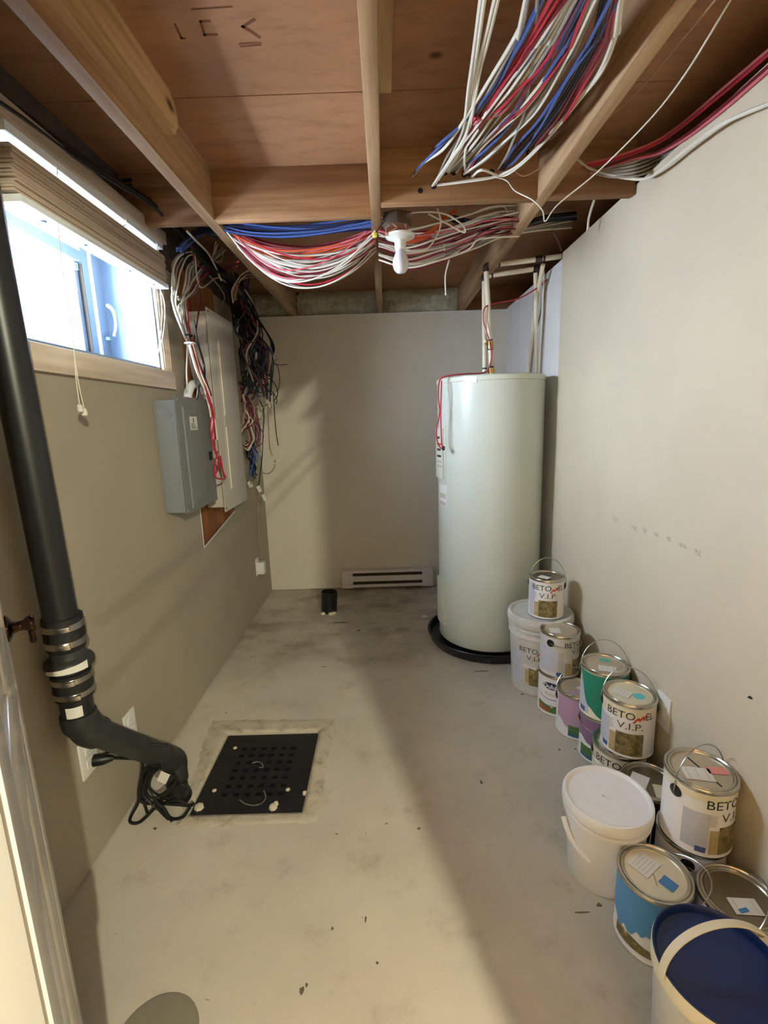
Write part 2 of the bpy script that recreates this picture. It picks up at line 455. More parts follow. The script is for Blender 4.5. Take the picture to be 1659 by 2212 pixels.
# right wall: painted near part, bare drywall far part, dark void above
rw = MB(); rw.box(XR, 1.02, YJ - .11, 2.545, 0, 2.085)
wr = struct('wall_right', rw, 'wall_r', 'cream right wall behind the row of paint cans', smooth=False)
MB().box(XR + .006, 1.02, 2.545, YB, 0, 2.062).build('bare_drywall', 'drywall', wr, smooth=False)
MB().box(1.33, 1.36, YJ - .12, YB + .15, 0, ZS).build('sky_block_wall', 'concrete', wr, smooth=False)  # unseen closure added to keep sky light out above the right wall
sm = MB()
random.seed(5)
for i in range(8):
    t = i / 7; y = 1.845 - .50 * t; z = .900 + .012 * t + random.uniform(-.005, .005)
    if i == 1: continue
    w = random.uniform(.022, .052); h = random.uniform(.014, .024); P = []
    for k in range(14):
        q = 2 * PI * k / 14; j = random.uniform(.65, 1.1)
        P.append((y + w / 2 * max(-.8, min(.8, 1.25 * math.cos(q))) * j, z + h / 2 * max(-.8, min(.8, 1.25 * math.sin(q))) * j))
    sm.prism(P, 0, XR - .0006, XR + .0005)
sm.build('tape_residue', 'tape', wr, smooth=False)
MB().lathe([(.006, 0), (.004, .003)], 10, c=(XR - .002, 1.09, .605)).build('nail_hole', 'dark', wr)

# doorway wall (seen only at the left edge of the frame) and hallway behind the camera
fw = MB(); fw.box(-1.25, -.330, YF - .11, YF, 0, ZS); fw.box(-.43, -.330, YJ - .11, YF - .11, 0, ZS)
fw.box(.645, 1.35, YJ - .11, YJ, 0, ZS); fw.box(-.330, .645, YJ - .11, YJ, 2.03, ZS)
wf = struct('wall_front', fw, 'wall', 'doorway wall around the opening', smooth=False)
h = MB()
h.box(-1.3, -1.2, -2.6, YF - .11, 0, ZS); h.box(1.25, 1.35, -2.6, YJ - .11, 0, ZS); h.box(-1.3, 1.35, -2.7, -2.6, 0, ZS)
struct('wall_hallway', h, 'wall_r', 'hallway walls behind the doorway', smooth=False)
jm = MB()
jm.box(-.330, -.2895, YF - .125, YF + .004, 0, 2.03, .002); jm.box(-.39, -.325, YF - .13, YF - .11, 0, 2.09, .002)
door = struct('trim_1', jm, 'white', 'white door frame at the left edge of the photo', ang=30)
MB().box(.6046, .645, YJ - .125, YJ + .004, 0, 2.03, .002).build('door_jamb', 'white', wf)
hg = MB(); hg.box(-.2895, -.2875, YF - .045, YF - .004, .70, .785, .0008)
hg.tube([(-.2885, YF + .006, .70), (-.2885, YF + .006, .785)], .005, 10)
hg.build('hinge', 'brass', door)

# ceiling: plywood sheets on joists
cl = MB(); cl.box(-1.3, 1.36, -2.7, YJ, ZS, ZS + .02); cl.box(-1.3, 1.36, YJ, YB + .15, ZS + .018, ZS + .03)
ceil = struct('ceiling', cl, 'ply', 'plywood subfloor over the open joists', smooth=False)
for y0, y1 in ((YJ, .336), (.340, 1.556), (1.560, 2.776), (2.780, YB + .14)):
    MB().box(-1.28, 1.35, y0, y1, ZS, ZS + .018).build('plywood_sheet', 'ply', ceil, smooth=False)
st = MB()
def stroke(pts, w=.006):
    for (x0, y0), (x1, y1) in zip(pts, pts[1:]):
        d = Vector((x1 - x0, y1 - y0)).normalized() * w / 2; n = Vector((-d.y, d.x))
        st.face([(x0 - d.x + n.x, y0 - d.y + n.y, ZS - .0006), (x1 + d.x + n.x, y1 + d.y + n.y, ZS - .0006), (x1 + d.x - n.x, y1 + d.y - n.y, ZS - .0006), (x0 - d.x - n.x, y0 - d.y - n.y, ZS - .0006)])
def sp(px, py): p = onz(px, py, ZS); return (p.x, p.y)
stroke([sp(378, 52), sp(392, 82), sp(398, 82)]); stroke([sp(452, 45), sp(433, 46), sp(442, 75), sp(468, 74)]); stroke([sp(548, 42), sp(525, 57), sp(560, 80)], .008)
stroke([sp(518, 94), sp(562, 92)], .005); stroke([sp(520, 100), sp(562, 97)], .005); stroke([sp(415, 20), sp(500, 14)], .004)
st.build('lumber_stamp', 'stamp', ceil, smooth=False)

# ------------------------------------------------------------------ joists, blocking, nailers
def lumber(name, mat, label, cat, b, group=None, bev=.003):
    return tag(MB().box(*b, bev).build(name, mat), label, cat, group)
lumber('floor_joist', 'joist', 'spruce joist beside the window bay, board nailed along its side', 'joist', (-.642, -.602, YJ, YB + .08, ZJ, ZS), 'ceiling joists')
lumber('floor_joist', 'joist', 'spruce joist in the middle of the ceiling, next to the light bulb', 'joist', (-.0256, .012, YJ, YB + .08, ZJ, ZS), 'ceiling joists')
lumber('floor_joist', 'joist', 'spruce joist on the right, running over the water heater pipes', 'joist', (.558, .598, YJ, YB + .08, ZJ, ZS), 'ceiling joists')
lumber('blocking', 'blocking', 'wood blocking between the left and middle joists, above the sagging cables', 'blocking', (-.602, -.0256, 1.945, 1.985, ZJ, ZS), 'blocking between joists')
lumber('blocking', 'blocking', 'wood blocking right of the middle joist, drilled with cable holes', 'blocking', (.012, .558, 1.850, 1.888, ZJ, ZS), 'blocking between joists')
lumber('blocking', 'blocking', 'short wood blocking between the left joist and the window wall', 'blocking', (-.943, -.642, 1.96, 1.998, ZJ, ZS), 'blocking between joists')
lumber('blocking', 'blocking', 'dim wood blocking between the right joist and the cream wall', 'blocking', (.598, .892, 1.842, 1.880, ZJ, ZS), 'blocking between joists')
nb = MB(); nb.prism([(-.602, 2.136), (-.563, 2.136), (-.563, ZS), (-.602, ZS)], 1, YJ, 1.53)
nb.prism([(-.602, 2.136), (-.575, 2.136), (-.563, 2.158), (-.563, 2.19), (-.570, ZS), (-.602, ZS)], 1, 1.53, 1.562)
tag(nb.build('nailer_board', 'nailer', smooth=False), 'pale board with a broken end nailed inside the left joist', 'board')
tag(MB().box(.012, .046, YJ, 1.465, 2.165, ZS, .002).build('nailer_board', 'nailer'), 'narrow board nailed along the right side of the middle joist', 'board')
ch = MB()
for (px, py, r) in ((908, 412, .009), (937, 402, .010), (962, 372, .010), (980, 373, .009), (1003, 378, .009), (1012, 376, .008), (1062, 372, .010), (1143, 330, .010), (1178, 322, .008)):
    p = ony(px, py, 1.850)
    ch.lathe([(r, -.002), (r, .0008)], 14, c=p, mat=Matrix.Rotation(PI / 2, 3, 'X'))
tag(ch.build('cable_hole', 'dark', bpy.data.objects['blocking.001']), None)

# insulation batts in the rim
def batt(x0, x1, label, seed):
    rnd = random.Random(seed); m = MB(); nx, nz = 22, 8; g = []
    for j in range(nz + 1):
        row = []
        for i in range(nx + 1):
            e_ = min(i, nx - i, 3) / 3 * min(j, nz - j, 2) / 2
            row.append(m.v.new((x0 + (x1 - x0) * i / nx, YB + .058 - .03 * e_ - rnd.uniform(0, .014) * e_, ZJ + .002 + (ZS - .004 - ZJ) * j / nz)))
        g.append(row)
    for j in range(nz):
        for i in range(nx): m.f.new((g[j][i], g[j][i + 1], g[j + 1][i + 1], g[j + 1][i]))
    m.box(x0, x1, YB + .058, YB + .088, ZJ + .002, ZS - .002)
    tag(m.build('insulation_batt', 'insul', ang=180), label, 'insulation', 'insulation batts at the rim')
batt(-.60, -.027, 'dusty insulation batt between the left and middle joists, back rim', 1)
batt(.014, .556, 'dusty insulation batt between the middle and right joists, back rim', 2)
batt(-.94, -.644, 'dim insulation batt in the far left corner above the back wall', 3)

# ================================================================== WINDOW AND BLIND
cs = MB(); cs.box(XL, XL + .016, 1.205, WY0 + .004, WZ0, 2.06, .003)
win = tag(MB().box(-1.165, -1.125, WY0, WY1, WZ0 + .004, WZ0 + .04, .004).build('window_1', 'vinyl'), 'white vinyl basement window, daylight behind it', 'window', kind='structure')
def wp(name, mat, b, bev=.003): return MB().box(*b, bev).build(name, mat, win)
wp('frame_head', 'vinyl', (-1.165, -1.125, WY0, WY1, WZ1 - .07, WZ1))
wp('frame_jamb', 'vinyl', (-1.165, -1.125, WY1 - .075, WY1, WZ0 + .004, WZ1)); wp('frame_jamb', 'vinyl', (-1.165, -1.125, WY0, WY0 + .06, WZ0 + .004, WZ1))
wp('sash_stile', 'vinyl', (-1.155, -1.112, 1.942, 1.985, WZ0 + .03, WZ1 - .06)); wp('sash_stile', 'vinyl', (-1.155, -1.112, 1.36, 1.40, WZ0 + .03, WZ1 - .06))
wp('sash_rail', 'vinyl', (-1.155, -1.112, 1.40, 1.942, WZ0 + .03, WZ0 + .058)); wp('sash_rail', 'vinyl', (-1.155, -1.112, 1.40, 1.942, 1.925, 1.965))
wp('inner_bead', 'vinyl', (-1.145, -1.128, 1.915, 1.942, WZ0 + .058, 1.925), .001); wp('gasket', 'slot', (-1.135, -1.111, 1.936, 1.939, WZ0 + .06, 1.92), 0)
wp('glass_pane', 'glass', (-1.145, -1.141, 1.40, 1.916, WZ0 + .058, 1.925), 0)
wp('sash_clip', 'vinyl', (-1.115, -1.105, 1.885, 1.905, 1.888, 1.912), .001)
hd = MB(); hp = [onx(px, py, -1.06) for px, py in ((216, 676), (222, 690), (231, 712), (233, 735))]
hd.tube([(-1.10, WY1 - .045, 1.80), (-1.075, WY1 - .05, 1.775), (-1.07, WY1 - .052, 1.72), (-1.085, WY1 - .048, 1.68)], .008, 8, sub=5)
hd.lathe([(.013, 0), (.012, .012), (.004, .016)], 12, c=(-1.115, WY1 - .045, 1.665))
hd.build('crank_handle', 'vinyl', win)
# casing
ap = MB().box(XL, XL + .017, 1.205, 2.196, 1.472, WZ0 + .001, .003).build('trim_2', 'trim'); tag(ap, 'whitewashed apron board under the window', 'trim', kind='structure')
k = MB(); k.box(XL, XL + .013, WY1 - .004, WY1 + .076, WZ0, 2.06, .002)
for i in range(4): k.box(XL + .013, XL + .018, WY1 + .004 + i * .018, WY1 + .012 + i * .018, WZ0, 2.06, .002)
k = k.build('trim_3', 'trim'); tag(k, 'fluted casing on the far side of the window', 'trim', kind='structure')
cs = cs.build('trim_4', 'trim'); tag(cs, 'casing on the near side of the window behind the black pipe', 'trim', kind='structure')

# venetian blind, pulled up
bl = thing('window_blind', 'faux wood venetian blind pulled up to the top of the window', 'blind', (-.905, 1.72, 1.868))
MB().box(-.931, -.866, 1.268, 2.140, 2.042, 2.088, .002).build('headrail', 'slat', bl)
v = MB(); v.box(-.930, -.875, 1.29, 2.12, 2.018, 2.042, .002); v.build('headrail_channel', 'slatw', bl)
rnd = random.Random(4)
for i in range(13):
    z = 1.888 + i * .0081; dx = rnd.uniform(-.004, .004); dy = rnd.uniform(-.006, .006)
    m = MB(); m.box(-.924 + dx, -.873 + dx, 1.292 + dy, 2.118 + dy, z, z + .0066, .0012); m.build('slat', 'slat', bl)
MB().box(-.926, -.870, 1.300, 2.122, 1.868, 1.886, .002).build('bottom_rail', 'slatw', bl)
for y in (1.42, 1.60, 1.86, 2.04):
    MB().lathe([(.008, 0), (.007, -.004), (.003, -.005)], 10, c=(-.90, y, 1.868)).build('rail_plug', 'vinyl', bl)
for y in (1.46, 1.82, 2.05):
    c = MB(); c.tube([(-.872, y, 2.03), (-.869, y + .004, 2.01), (-.873, y, 1.99)], .0012, 5, sub=3); c.tube([(-.874, y + .012, 2.03), (-.874, y + .012, 1.99)], .001, 5)
    c.build('ladder_cord', 'cord', bl)
lift = [onx(125, 478, -.872), onx(132, 560, -.868), onx(150, 680, -.866), onx(160, 760, -.866), onx(164, 815, -.866), onx(172, 876, -.866)]
c = MB(); c.tube(lift, .0016, 6, sub=4); c.tube([lift[3], onx(170, 830, -.866), onx(181, 880, -.866)], .0016, 6, sub=4); c.build('lift_cord', 'cord', bl)
for p in (lift[-1], onx(181, 884, -.866)):
    MB().lathe([(.003, .004), (.0075, 0), (.0085, -.016), (.006, -.019)], 12, c=p).build('tassel', 'cord', bl)
c = MB(); c.tube([onx(346, 624, -.872), onx(350, 680, -.87), onx(345, 740, -.87), onx(335, 790, -.87)], .0016, 6, sub=5)
c.tube([onx(346, 624, -.872), onx(356, 660, -.868), onx(353, 720, -.868), onx(340, 770, -.868)], .0016, 6, sub=5); c.build('tilt_cord', 'cord', bl)

# ================================================================== DOOR
dr = thing('door_1', 'open white panelled door at the left edge, seen almost edge on', 'door', (-.296, .318, .012), kind='structure')
LA = Vector((-.702, .822, 0)) - Vector((-.296, .318, 0)); DWD = LA.length; DA = math.atan2(LA.y, LA.x)
dr.rotation_euler = (0, 0, DA)     # local +x runs along the leaf, local -y is the face toward the room
DT = .034
m = MB(); st_ = .105; rails = [(0, .20), (.86, .99), (1.55, 1.66), (1.88, 2.0)]
m.box(0, st_, 0, DT, 0, 2.0, .002); m.box(DWD - st_, DWD, 0, DT, 0, 2.0, .002); mid = DWD / 2
for a, b in rails: m.box(st_, DWD - st_, 0, DT, a, b, .002)
for (a, b) in ((.20, .86), (.99, 1.55), (1.66, 1.88)): m.box(mid - .045, mid + .045, 0, DT, a, b, .002)
m.build('door_leaf', 'door', dr, local=True)
for (a, b) in ((.20, .86), (.99, 1.55), (1.66, 1.88)):
    for (x0, x1) in ((st_, mid - .045), (mid + .045, DWD - st_)):
        q = MB(); q.box(x0, x1, .005, .029, a, b)
        q.box(x0 + .03, x1 - .03, .0015, .0325, a + .03, b - .03, .003); q.build('door_panel', 'door', dr, local=True)
kn = thing('door_handle', None, None, (DWD - .035, 0, .962)); kn.parent = dr; kn.scale = (.8, .62, .8)
R90 = Matrix.Rotation(PI / 2, 3, 'X')
q = MB(); q.lathe([(.030, 0), (.030, .004), (.024, .010), (.014, .016), (.011, .030), (.011, .040), (.017, .050), (.019, .062), (.016, .068)], 24, mat=R90); q.build('rose', 'bronze', kn, local=True)
q = MB(); q.tube([(0, -.056, -.004), (-.004, -.057, -.018), (-.006, -.057, -.034)], .009, 12, sub=4); q.lathe([(.0095, 0), (.010, -.006), (.008, -.010)], 12, c=(-.006, -.057, -.032)); q.build('lever', 'bronze', kn, local=True)

# ================================================================== BLACK DRAIN PIPE
PX, PY = -.866, 1.192
dp = thing('drain_pipe', 'black sump discharge pipe with banded couplings running down the left wall', 'pipe', (-.775, 1.50, 0))
MB().tube([(PX, PY - .045, 2.2), (PX, PY - .004, .81)], .0400, 28).build('riser', 'abs', dp)
def ringz(prof, name, mat, x=PX, y=PY, n=32): return MB().lathe(prof, n, c=(x, y, 0)).build(name, mat, dp)
ringz([(.041, .836), (.0475, .834), (.0485, .765), (.046, .748), (.043, .742)], 'rubber_coupling', 'rubber')
for z0, z1 in ((.803, .819), (.758, .774), (.655, .670), (.614, .628)):
    ringz([(.0485, z1 + .001), (.0505, z1), (.0505, z0), (.0485, z0 - .001)], 'band_clamp', 'steel')
for z, dx, dy in ((.758, .026, -.046), (.806, .030, -.044), (.656, .022, -.048), (.614, .030, -.044)):
    MB().box(PX + dx - .014, PX + dx + .014, PY + dy - .006, PY + dy + .006, z, z + .013, .002, rot=Matrix.Rotation(.5, 3, 'Z')).build('clamp_screw', 'steel', dp)
ringz([(.040, .75), (.041, .738), (.044, .722), (.056, .714), (.060, .706), (.058, .694), (.046, .688), (.041, .684), (.041, .672)], 'check_valve', 'absgrey')
mm = MB(); mm.patch(math.radians(-115), math.radians(-15), (.0605, .694), lambda t: (.0605, .704 + .012 * t), 14, .0008); mm.build('valve_label', 'sticker', dp, local=True).location = Vector((PX, PY, 0)) - wloc(dp)
ringz([(.041, .680), (.0475, .677), (.0485, .612), (.046, .603), (.041, .601)], 'rubber_coupling', 'rubber')
MB().tube([(PX, PY, .62), (PX, PY, .535)], .0400, 28).build('spool', 'abs', dp)
mm = MB(); mm.patch(math.radians(-95), math.radians(-38), (.0400, .557), (.0400, .588), 10, .0008); mm.build('pipe_sticker', 'sticker', dp, local=True).location = Vector((PX, PY, 0)) - wloc(dp)
B0, B1 = Vector((PX, PY, .508)), Vector((-.784, 1.500, .158))
dv = (B1 - B0).normalized()
el = MB(); el.tube([(PX, PY, .552), (PX, PY, .525), B0 + Vector((.003, .008, .006)), B0 + dv * .035, B0 + dv * .070], .0445, 28, sub=6); el.build('elbow', 'absgrey', dp)
MB().tube([B0 + dv * .06, B1 - dv * .02], .0375, 28).build('sloped_run', 'absgrey', dp)
el = MB(); el.tube([B1 - dv * .07, B1 - dv * .03, B1 + Vector((.003, .008, -.012)), B1 + Vector((.002, .006, -.05)), B1 + Vector((.002, .006, -.085))], .0405, 28, sub=6); el.build('elbow', 'absgrey', dp)
MB().tube([(-.782, 1.506, .09), (-.782, 1.506, 0)], .036, 28).build('floor_drop', 'abs', dp)

# ================================================================== SUMP COVER, FLOOR PIECES
sc = thing('sump_cover', 'black square slotted sump pump cover set in the floor', 'cover', ((HX0 + HX1) / 2, (HY0 + HY1) / 2, -.012))
g = MB(); nx, ny = 6, 7
xs = [HX0 + .003, HX0 + .075]; cell = (HX1 - HX0 - .15) / 6
for i in range(6): xs += [HX0 + .075 + cell * i + cell * .28, HX0 + .075 + cell * i + cell * .78]
xs += [HX1 - .075, HX1 - .003]
ys = [HY0 + .004, HY0 + .085]; cy_ = (HY1 - HY0 - .15) / 7
for i in range(7): ys += [HY0 + .078 + cy_ * i + cy_ * .25, HY0 + .078 + cy_ * i + cy_ * .66]
ys += [HY1 - .004]
ys = sorted(ys); ys[1] = ys[1] - .012
for zt, zb in ((-.006, -.022),):
    holes = set()
    for i in range(6):
        for j in range(7): holes.add((2 + 2 * i, 2 + 2 * j))
    V = {}
    def gv(i, j, z):
        if (i, j, z) not in V: V[(i, j, z)] = g.v.new((xs[i], ys[j], z))
        return V[(i, j, z)]
    NX, NY = len(xs) - 1, len(ys) - 1
    solid = {(i, j) for i in range(NX) for j in range(NY)} - holes
    for (i, j) in solid:
        g.f.new((gv(i, j, zt), gv(i + 1, j, zt), gv(i + 1, j + 1, zt), gv(i, j + 1, zt)))
        for (di, dj, a, b) in ((-1, 0, (0, 1), (0, 0)), (1, 0, (1, 0), (1, 1)), (0, -1, (0, 0), (1, 0)), (0, 1, (1, 1), (0, 1))):
            if (i + di, j + dj) not in solid:
                g.f.new((gv(i + a[0], j + a[1], zt), gv(i + b[0], j + b[1], zt), gv(i + b[0], j + b[1], zb), gv(i + a[0], j + a[1], zb)))
g.build('slotted_plate', 'cover', sc, smooth=False)
for (px, py) in ((508, 1616), (463, 1708), (622, 1706)):
    p = onz(px, py, -.006); MB().lathe([(.008, -.0062), (.008, -.004), (.005, -.003)], 12, c=(p.x, p.y, 0)).build('cover_screw', 'spark', sc)
for path in ([(545, 1648), (556, 1646), (566, 1650), (568, 1658), (560, 1658)], [(517, 1728), (530, 1737), (548, 1740), (566, 1735), (574, 1722), (570, 1708)]):
    MB().tube([onz(px, py, .004) for px, py in path], .0024, 7, sub=5).build('lift_ring', 'steel', sc)
mb = MB(); rnd = random.Random(8)
def ringstrip(i0, o0, z):
    n = 26
    for k in range(4 * n): pass
def mortar():
    n = 30; inner, outer = [], []
    cor_i = [(HX0 - .002, HY0 - .002), (HX1 + .002, HY0 - .002), (HX1 + .002, HY1 + .002), (HX0 - .002, HY1 + .002)]
    cor_o = [(HX0 - .02, HY0 - .05), (HX1 + .062, HY0 - .045), (HX1 + .058, HY1 + .085), (HX0 - .105, HY1 + .095)]
    for s_ in range(4):
        a, b = cor_i[s_], cor_i[(s_ + 1) % 4]; c_, d = cor_o[s_], cor_o[(s_ + 1) % 4]
        for k in range(n):
            t = k / n
            inner.append((a[0] + (b[0] - a[0]) * t, a[1] + (b[1] - a[1]) * t, .0035))
            j = rnd.uniform(-.007, .007)
            outer.append((c_[0] + (d[0] - c_[0]) * t + j, c_[1] + (d[1] - c_[1]) * t + rnd.uniform(-.007, .007), .0004))
    N = len(inner); rows = []
    for q in range(5):
        u = q / 4; rows.append([mb.v.new((i[0] * (1 - u) + o[0] * u, i[1] * (1 - u) + o[1] * u, (.0035 if q < 4 else .0003) + (rnd.uniform(-.0015, .002) if 0 < q < 4 else 0))) for i, o in zip(inner, outer)])
    rows.insert(0, [mb.v.new((i[0], i[1], -.008)) for i in inner])
    for a, b in zip(rows, rows[1:]):
        for k in range(N): mb.f.new((a[k], a[(k + 1) % N], b[(k + 1) % N], b[k]))
mortar(); mb.build('mortar_border', 'mortar', floor, ang=180)
sr = MB()
for (px, py, r) in ((430, 1742, .017), (590, 1742, .015), (658, 1712, .008), (596, 1735, .009)):
    p = onz(px, py, 0); n = 7; sr.lathe([(r, -.006), (r * .9, .003), (r * .4, .005)], 7, c=(p.x, p.y, 0))
sr.build('mortar_crumb', 'spark', sc, smooth=False)

sf = MB(); rnd = random.Random(14)
def fscuff(px, py, w, h, n=9):
    c = onz(px, py, 0); P = []
    for k in range(n):
        q = 2 * PI * k / n; j = rnd.uniform(.6, 1.15); P.append((c.x + w * math.cos(q) * j, c.y + h * math.sin(q) * j))
    sf.prism(P, 2, -.0005, .0004)
for a_ in ((1258, 1971, .030, .0022), (1294, 1955, .008, .007), (718, 2006, .004, .006), (790, 1986, .003, .009), (652, 2140, .006, .012), (662, 2128, .004, .006), (815, 2080, .004, .004), (335, 1790, .008, .006), (775, 1362, .016, .010), (1208, 1619, .006, .006), (1242, 1618, .007, .004), (1040, 1690, .006, .010), (1128, 1500, .008, .006), (905, 1790, .006, .006), (700, 1440, .02, .004), (830, 1310, .05, .006), (735, 1345, .06, .01), (1040, 1450, .04, .006)): fscuff(*a_)
sf.build('scuff_mark', plain('dark_floor_scuff', srgb(104, 94, 76), .7), floor, smooth=False)
sp_ = thing('stub_pipe', 'short black pipe stub rising from the floor near the back wall', 'pipe', (-.425, 3.18, 0))
tilt = Matrix.Rotation(.06, 3, 'Y')
MB().lathe([(.054, -.002), (.055, .05), (.057, .145), (.050, .145), (.050, .06)], 32, c=(-.425, 3.18, 0), mat=tilt, close1=True).build('stub', 'stub', sp_)
m = MB(); rnd = random.Random(2)
for i in range(7):
    a = -PI / 2 + rnd.uniform(-.8, .8); m.lathe([(.016, 0), (.015, .008), (.006, .015)], 7, c=(-.425 + .058 * math.cos(a), 3.18 + .060 * math.sin(a), 0))
m.build('mortar_dab', 'spark', sp_)

pc = MB(); pc.lathe([(.090, 0), (.090, .0022), (.086, .003)], 44, c=(0, 0, 0))
P0 = (-.540, .808)
tag(pc.build('floor_plug', 'greyplug', loc=(0, 0, 0)), 'round grey cover plate flush in the floor at the bottom edge', 'floor plug').location = (P0[0], P0[1], 0)

# ================================================================== BASEBOARD HEATER
bb = thing('baseboard_heater', 'white electric baseboard heater low on the back wall', 'heater', (-.01, YB - .03, .02))
b0, b1, by = -.364, .346, YB - .060
roll = Matrix.Rotation(-.012, 3, 'Y')
m = MB(); m.box(b0, b1, by + .012, YB - .001, .022, .160, .004); m.build('back_plate', 'bb', bb)
for (z0, z1) in ((.026, .048), (.072, .116), (.140, .162)):
    MB().box(b0 + .05, b1 - .05, by - (.0 if z0 > .05 else .004), by + .012, z0, z1, .003).build('front_strip', 'bb', bb)
MB().box(b0 - .002, b0 + .085, by - .003, YB - .001, .020, .164, .004).build('end_cap', 'bb', bb); MB().box(b1 - .085, b1 + .002, by - .003, YB - .001, .020, .164, .004).build('end_cap', 'bb', bb)
MB().box(b0 + .08, b1 - .08, by + .006, by + .0119, .04, .15).build('heating_slot', 'slot', bb, smooth=False)
for z in (.055, .128):
    f = MB()
    for i in range(2): f.box(b0 + .06, b0 + .085, by - .0035, by - .003, z + i * .001, z + .001 + i * .001)
    f.build('cap_seam', 'slot', bb, smooth=False)

# ================================================================== OUTLETS
def outlet_left(y0, y1, z0, z1, label):
    o = thing('wall_outlet', label, 'outlet', (XL, (y0 + y1) / 2, (z0 + z1) / 2))
    MB().box(XL, XL + .006, y0, y1, z0, z1, .002).build('cover_plate', 'white', o)
    for dz in (-.022, .022): MB().box(XL + .0055, XL + .0085, (y0 + y1) / 2 - .016, (y0 + y1) / 2 + .016, (z0 + z1) / 2 + dz - .014, (z0 + z1) / 2 + dz + .014, .003).build('receptacle', 'white', o)
    return o
outlet_left(1.252, 1.328, .283, .400, 'white outlet plate on the left wall under the sloping black pipe')
outlet_left(1.485, 1.555, .225, .335, 'white outlet plate low on the left wall behind the coiled cord')
outlet_left(3.235, 3.305, .255, .375, 'small white outlet plate near the far left corner')
a = thing('plug_adapter', 'white plug-in adapter on the far left corner outlet', 'adapter', (XL + .03, 3.27, .22))
q = ony(559, 1218, 3.22); r_ = ony(577, 1243, 3.22)
MB().box(XL + .0055, XL + .055, 3.245, 3.295, r_.z, q.z, .004).build('adapter_body', 'white', a); MB().box(XL + .056, XL + .0575, 3.25, 3.29, r_.z + .02, q.z - .02, .001).build('rating_sticker', 'sticker', a)
a = thing('wall_outlet', 'white outlet plate on the cream wall behind the paint cans', 'outlet', (XR, 1.43, .34))
MB().box(XR - .006, XR, 1.395, 1.467, .285, .400, .002).build('cover_plate', 'white', a); MB().box(XR - .010, XR - .0055, 1.415, 1.447, .32, .37, .003).build('receptacle', 'white', a)

# power cord coil + plug
cd = thing('power_cord', 'black sump pump cord coiled at the foot of the black pipe', 'cord', (-.80, 1.42, 0))
rnd = random.Random(21)
m = MB()
def coil(cx, cy, cz, rx, rz, n, turns, tilt=.5):
    pts = []
    for i in range(n):
        t = i / (n - 1); a = 2 * PI * turns * t
        pts.append((cx + rx * math.cos(a) * (.75 + .3 * math.sin(3.1 * a + 1)) + rnd.uniform(-.008, .008), cy + .05 * math.sin(a * tilt + .5) + rnd.uniform(-.015, .015), max(.008, cz + rz * math.sin(a) * (.8 + .25 * math.cos(2.3 * a)) + rnd.uniform(-.008, .008))))
    return pts
def crd(pts, r=.0052, name='cord_loop'): MB().tube(pts, r, 7, sub=4).build(name, 'blackcord', cd)
def gp_(x, y, Y):
    p = ony(x, y, Y)
    return p if p.z > .008 else onz(x, y, .008)
S = lambda l, Y=1.40: [gp_(x, y, Y) for x, y in l]
crd(S([(300, 1640), (308, 1650), (306, 1680), (300, 1720), (312, 1735), (340, 1735), (352, 1745), (370, 1768), (395, 1765), (410, 1745)]))
crd(S([(345, 1652), (325, 1650), (308, 1672), (304, 1705), (298, 1735), (281, 1768), (286, 1778), (305, 1774), (335, 1745), (360, 1715), (385, 1695), (400, 1700)]))
crd(S([(340, 1650), (318, 1665), (312, 1700), (325, 1725), (350, 1735), (385, 1738), (412, 1740), (418, 1735)], 1.42))
crd(S([(350, 1655), (330, 1672), (322, 1700), (340, 1720), (365, 1705), (382, 1685), (376, 1672)], 1.38))
crd(S([(312, 1690), (330, 1712), (360, 1725), (395, 1735), (412, 1715), (400, 1690)], 1.43))
crd(S([(338, 1742), (352, 1758), (366, 1770), (355, 1748), (342, 1738), (330, 1720)], 1.39))
crd(S([(310, 1668), (302, 1700), (310, 1730), (318, 1755)], 1.41)); crd(S([(330, 1655), (316, 1690), (318, 1722), (345, 1728), (372, 1715)], 1.44))
crd(S([(345, 1740), (375, 1728), (405, 1737)], 1.41)); crd(S([(336, 1660), (318, 1676), (309, 1712), (330, 1738), (362, 1762), (372, 1774)], 1.40))
pl1 = [ony(305, 1639, 1.38), ony(270, 1638, 1.33), ony(242, 1637, 1.30)]
crd(pl1, .005, 'plug_lead')
crd([ony(360, 1610, 1.40), ony(300, 1606, 1.36), ony(270, 1610, 1.32), ony(240, 1622, 1.30), ony(212, 1636, 1.285)], .0045, 'plug_lead')
m = MB(); m.tube([ony(245, 1637, 1.30), ony(225, 1640, 1.29), ony(203, 1643, 1.285)], .01, 10, radii=[.008, .016, .018]); m.build('plug', 'blackcord', cd)
m = MB(); p = ony(353, 1680, 1.40); m.box(p.x - .016, p.x + .016, p.y - .001, p.y + .001, p.z - .02, p.z + .02, rot=Matrix.Rotation(.5, 3, 'Y')); m.build('cord_tag', 'sticker', cd, smooth=False)
p = ony(357, 1662, 1.43)

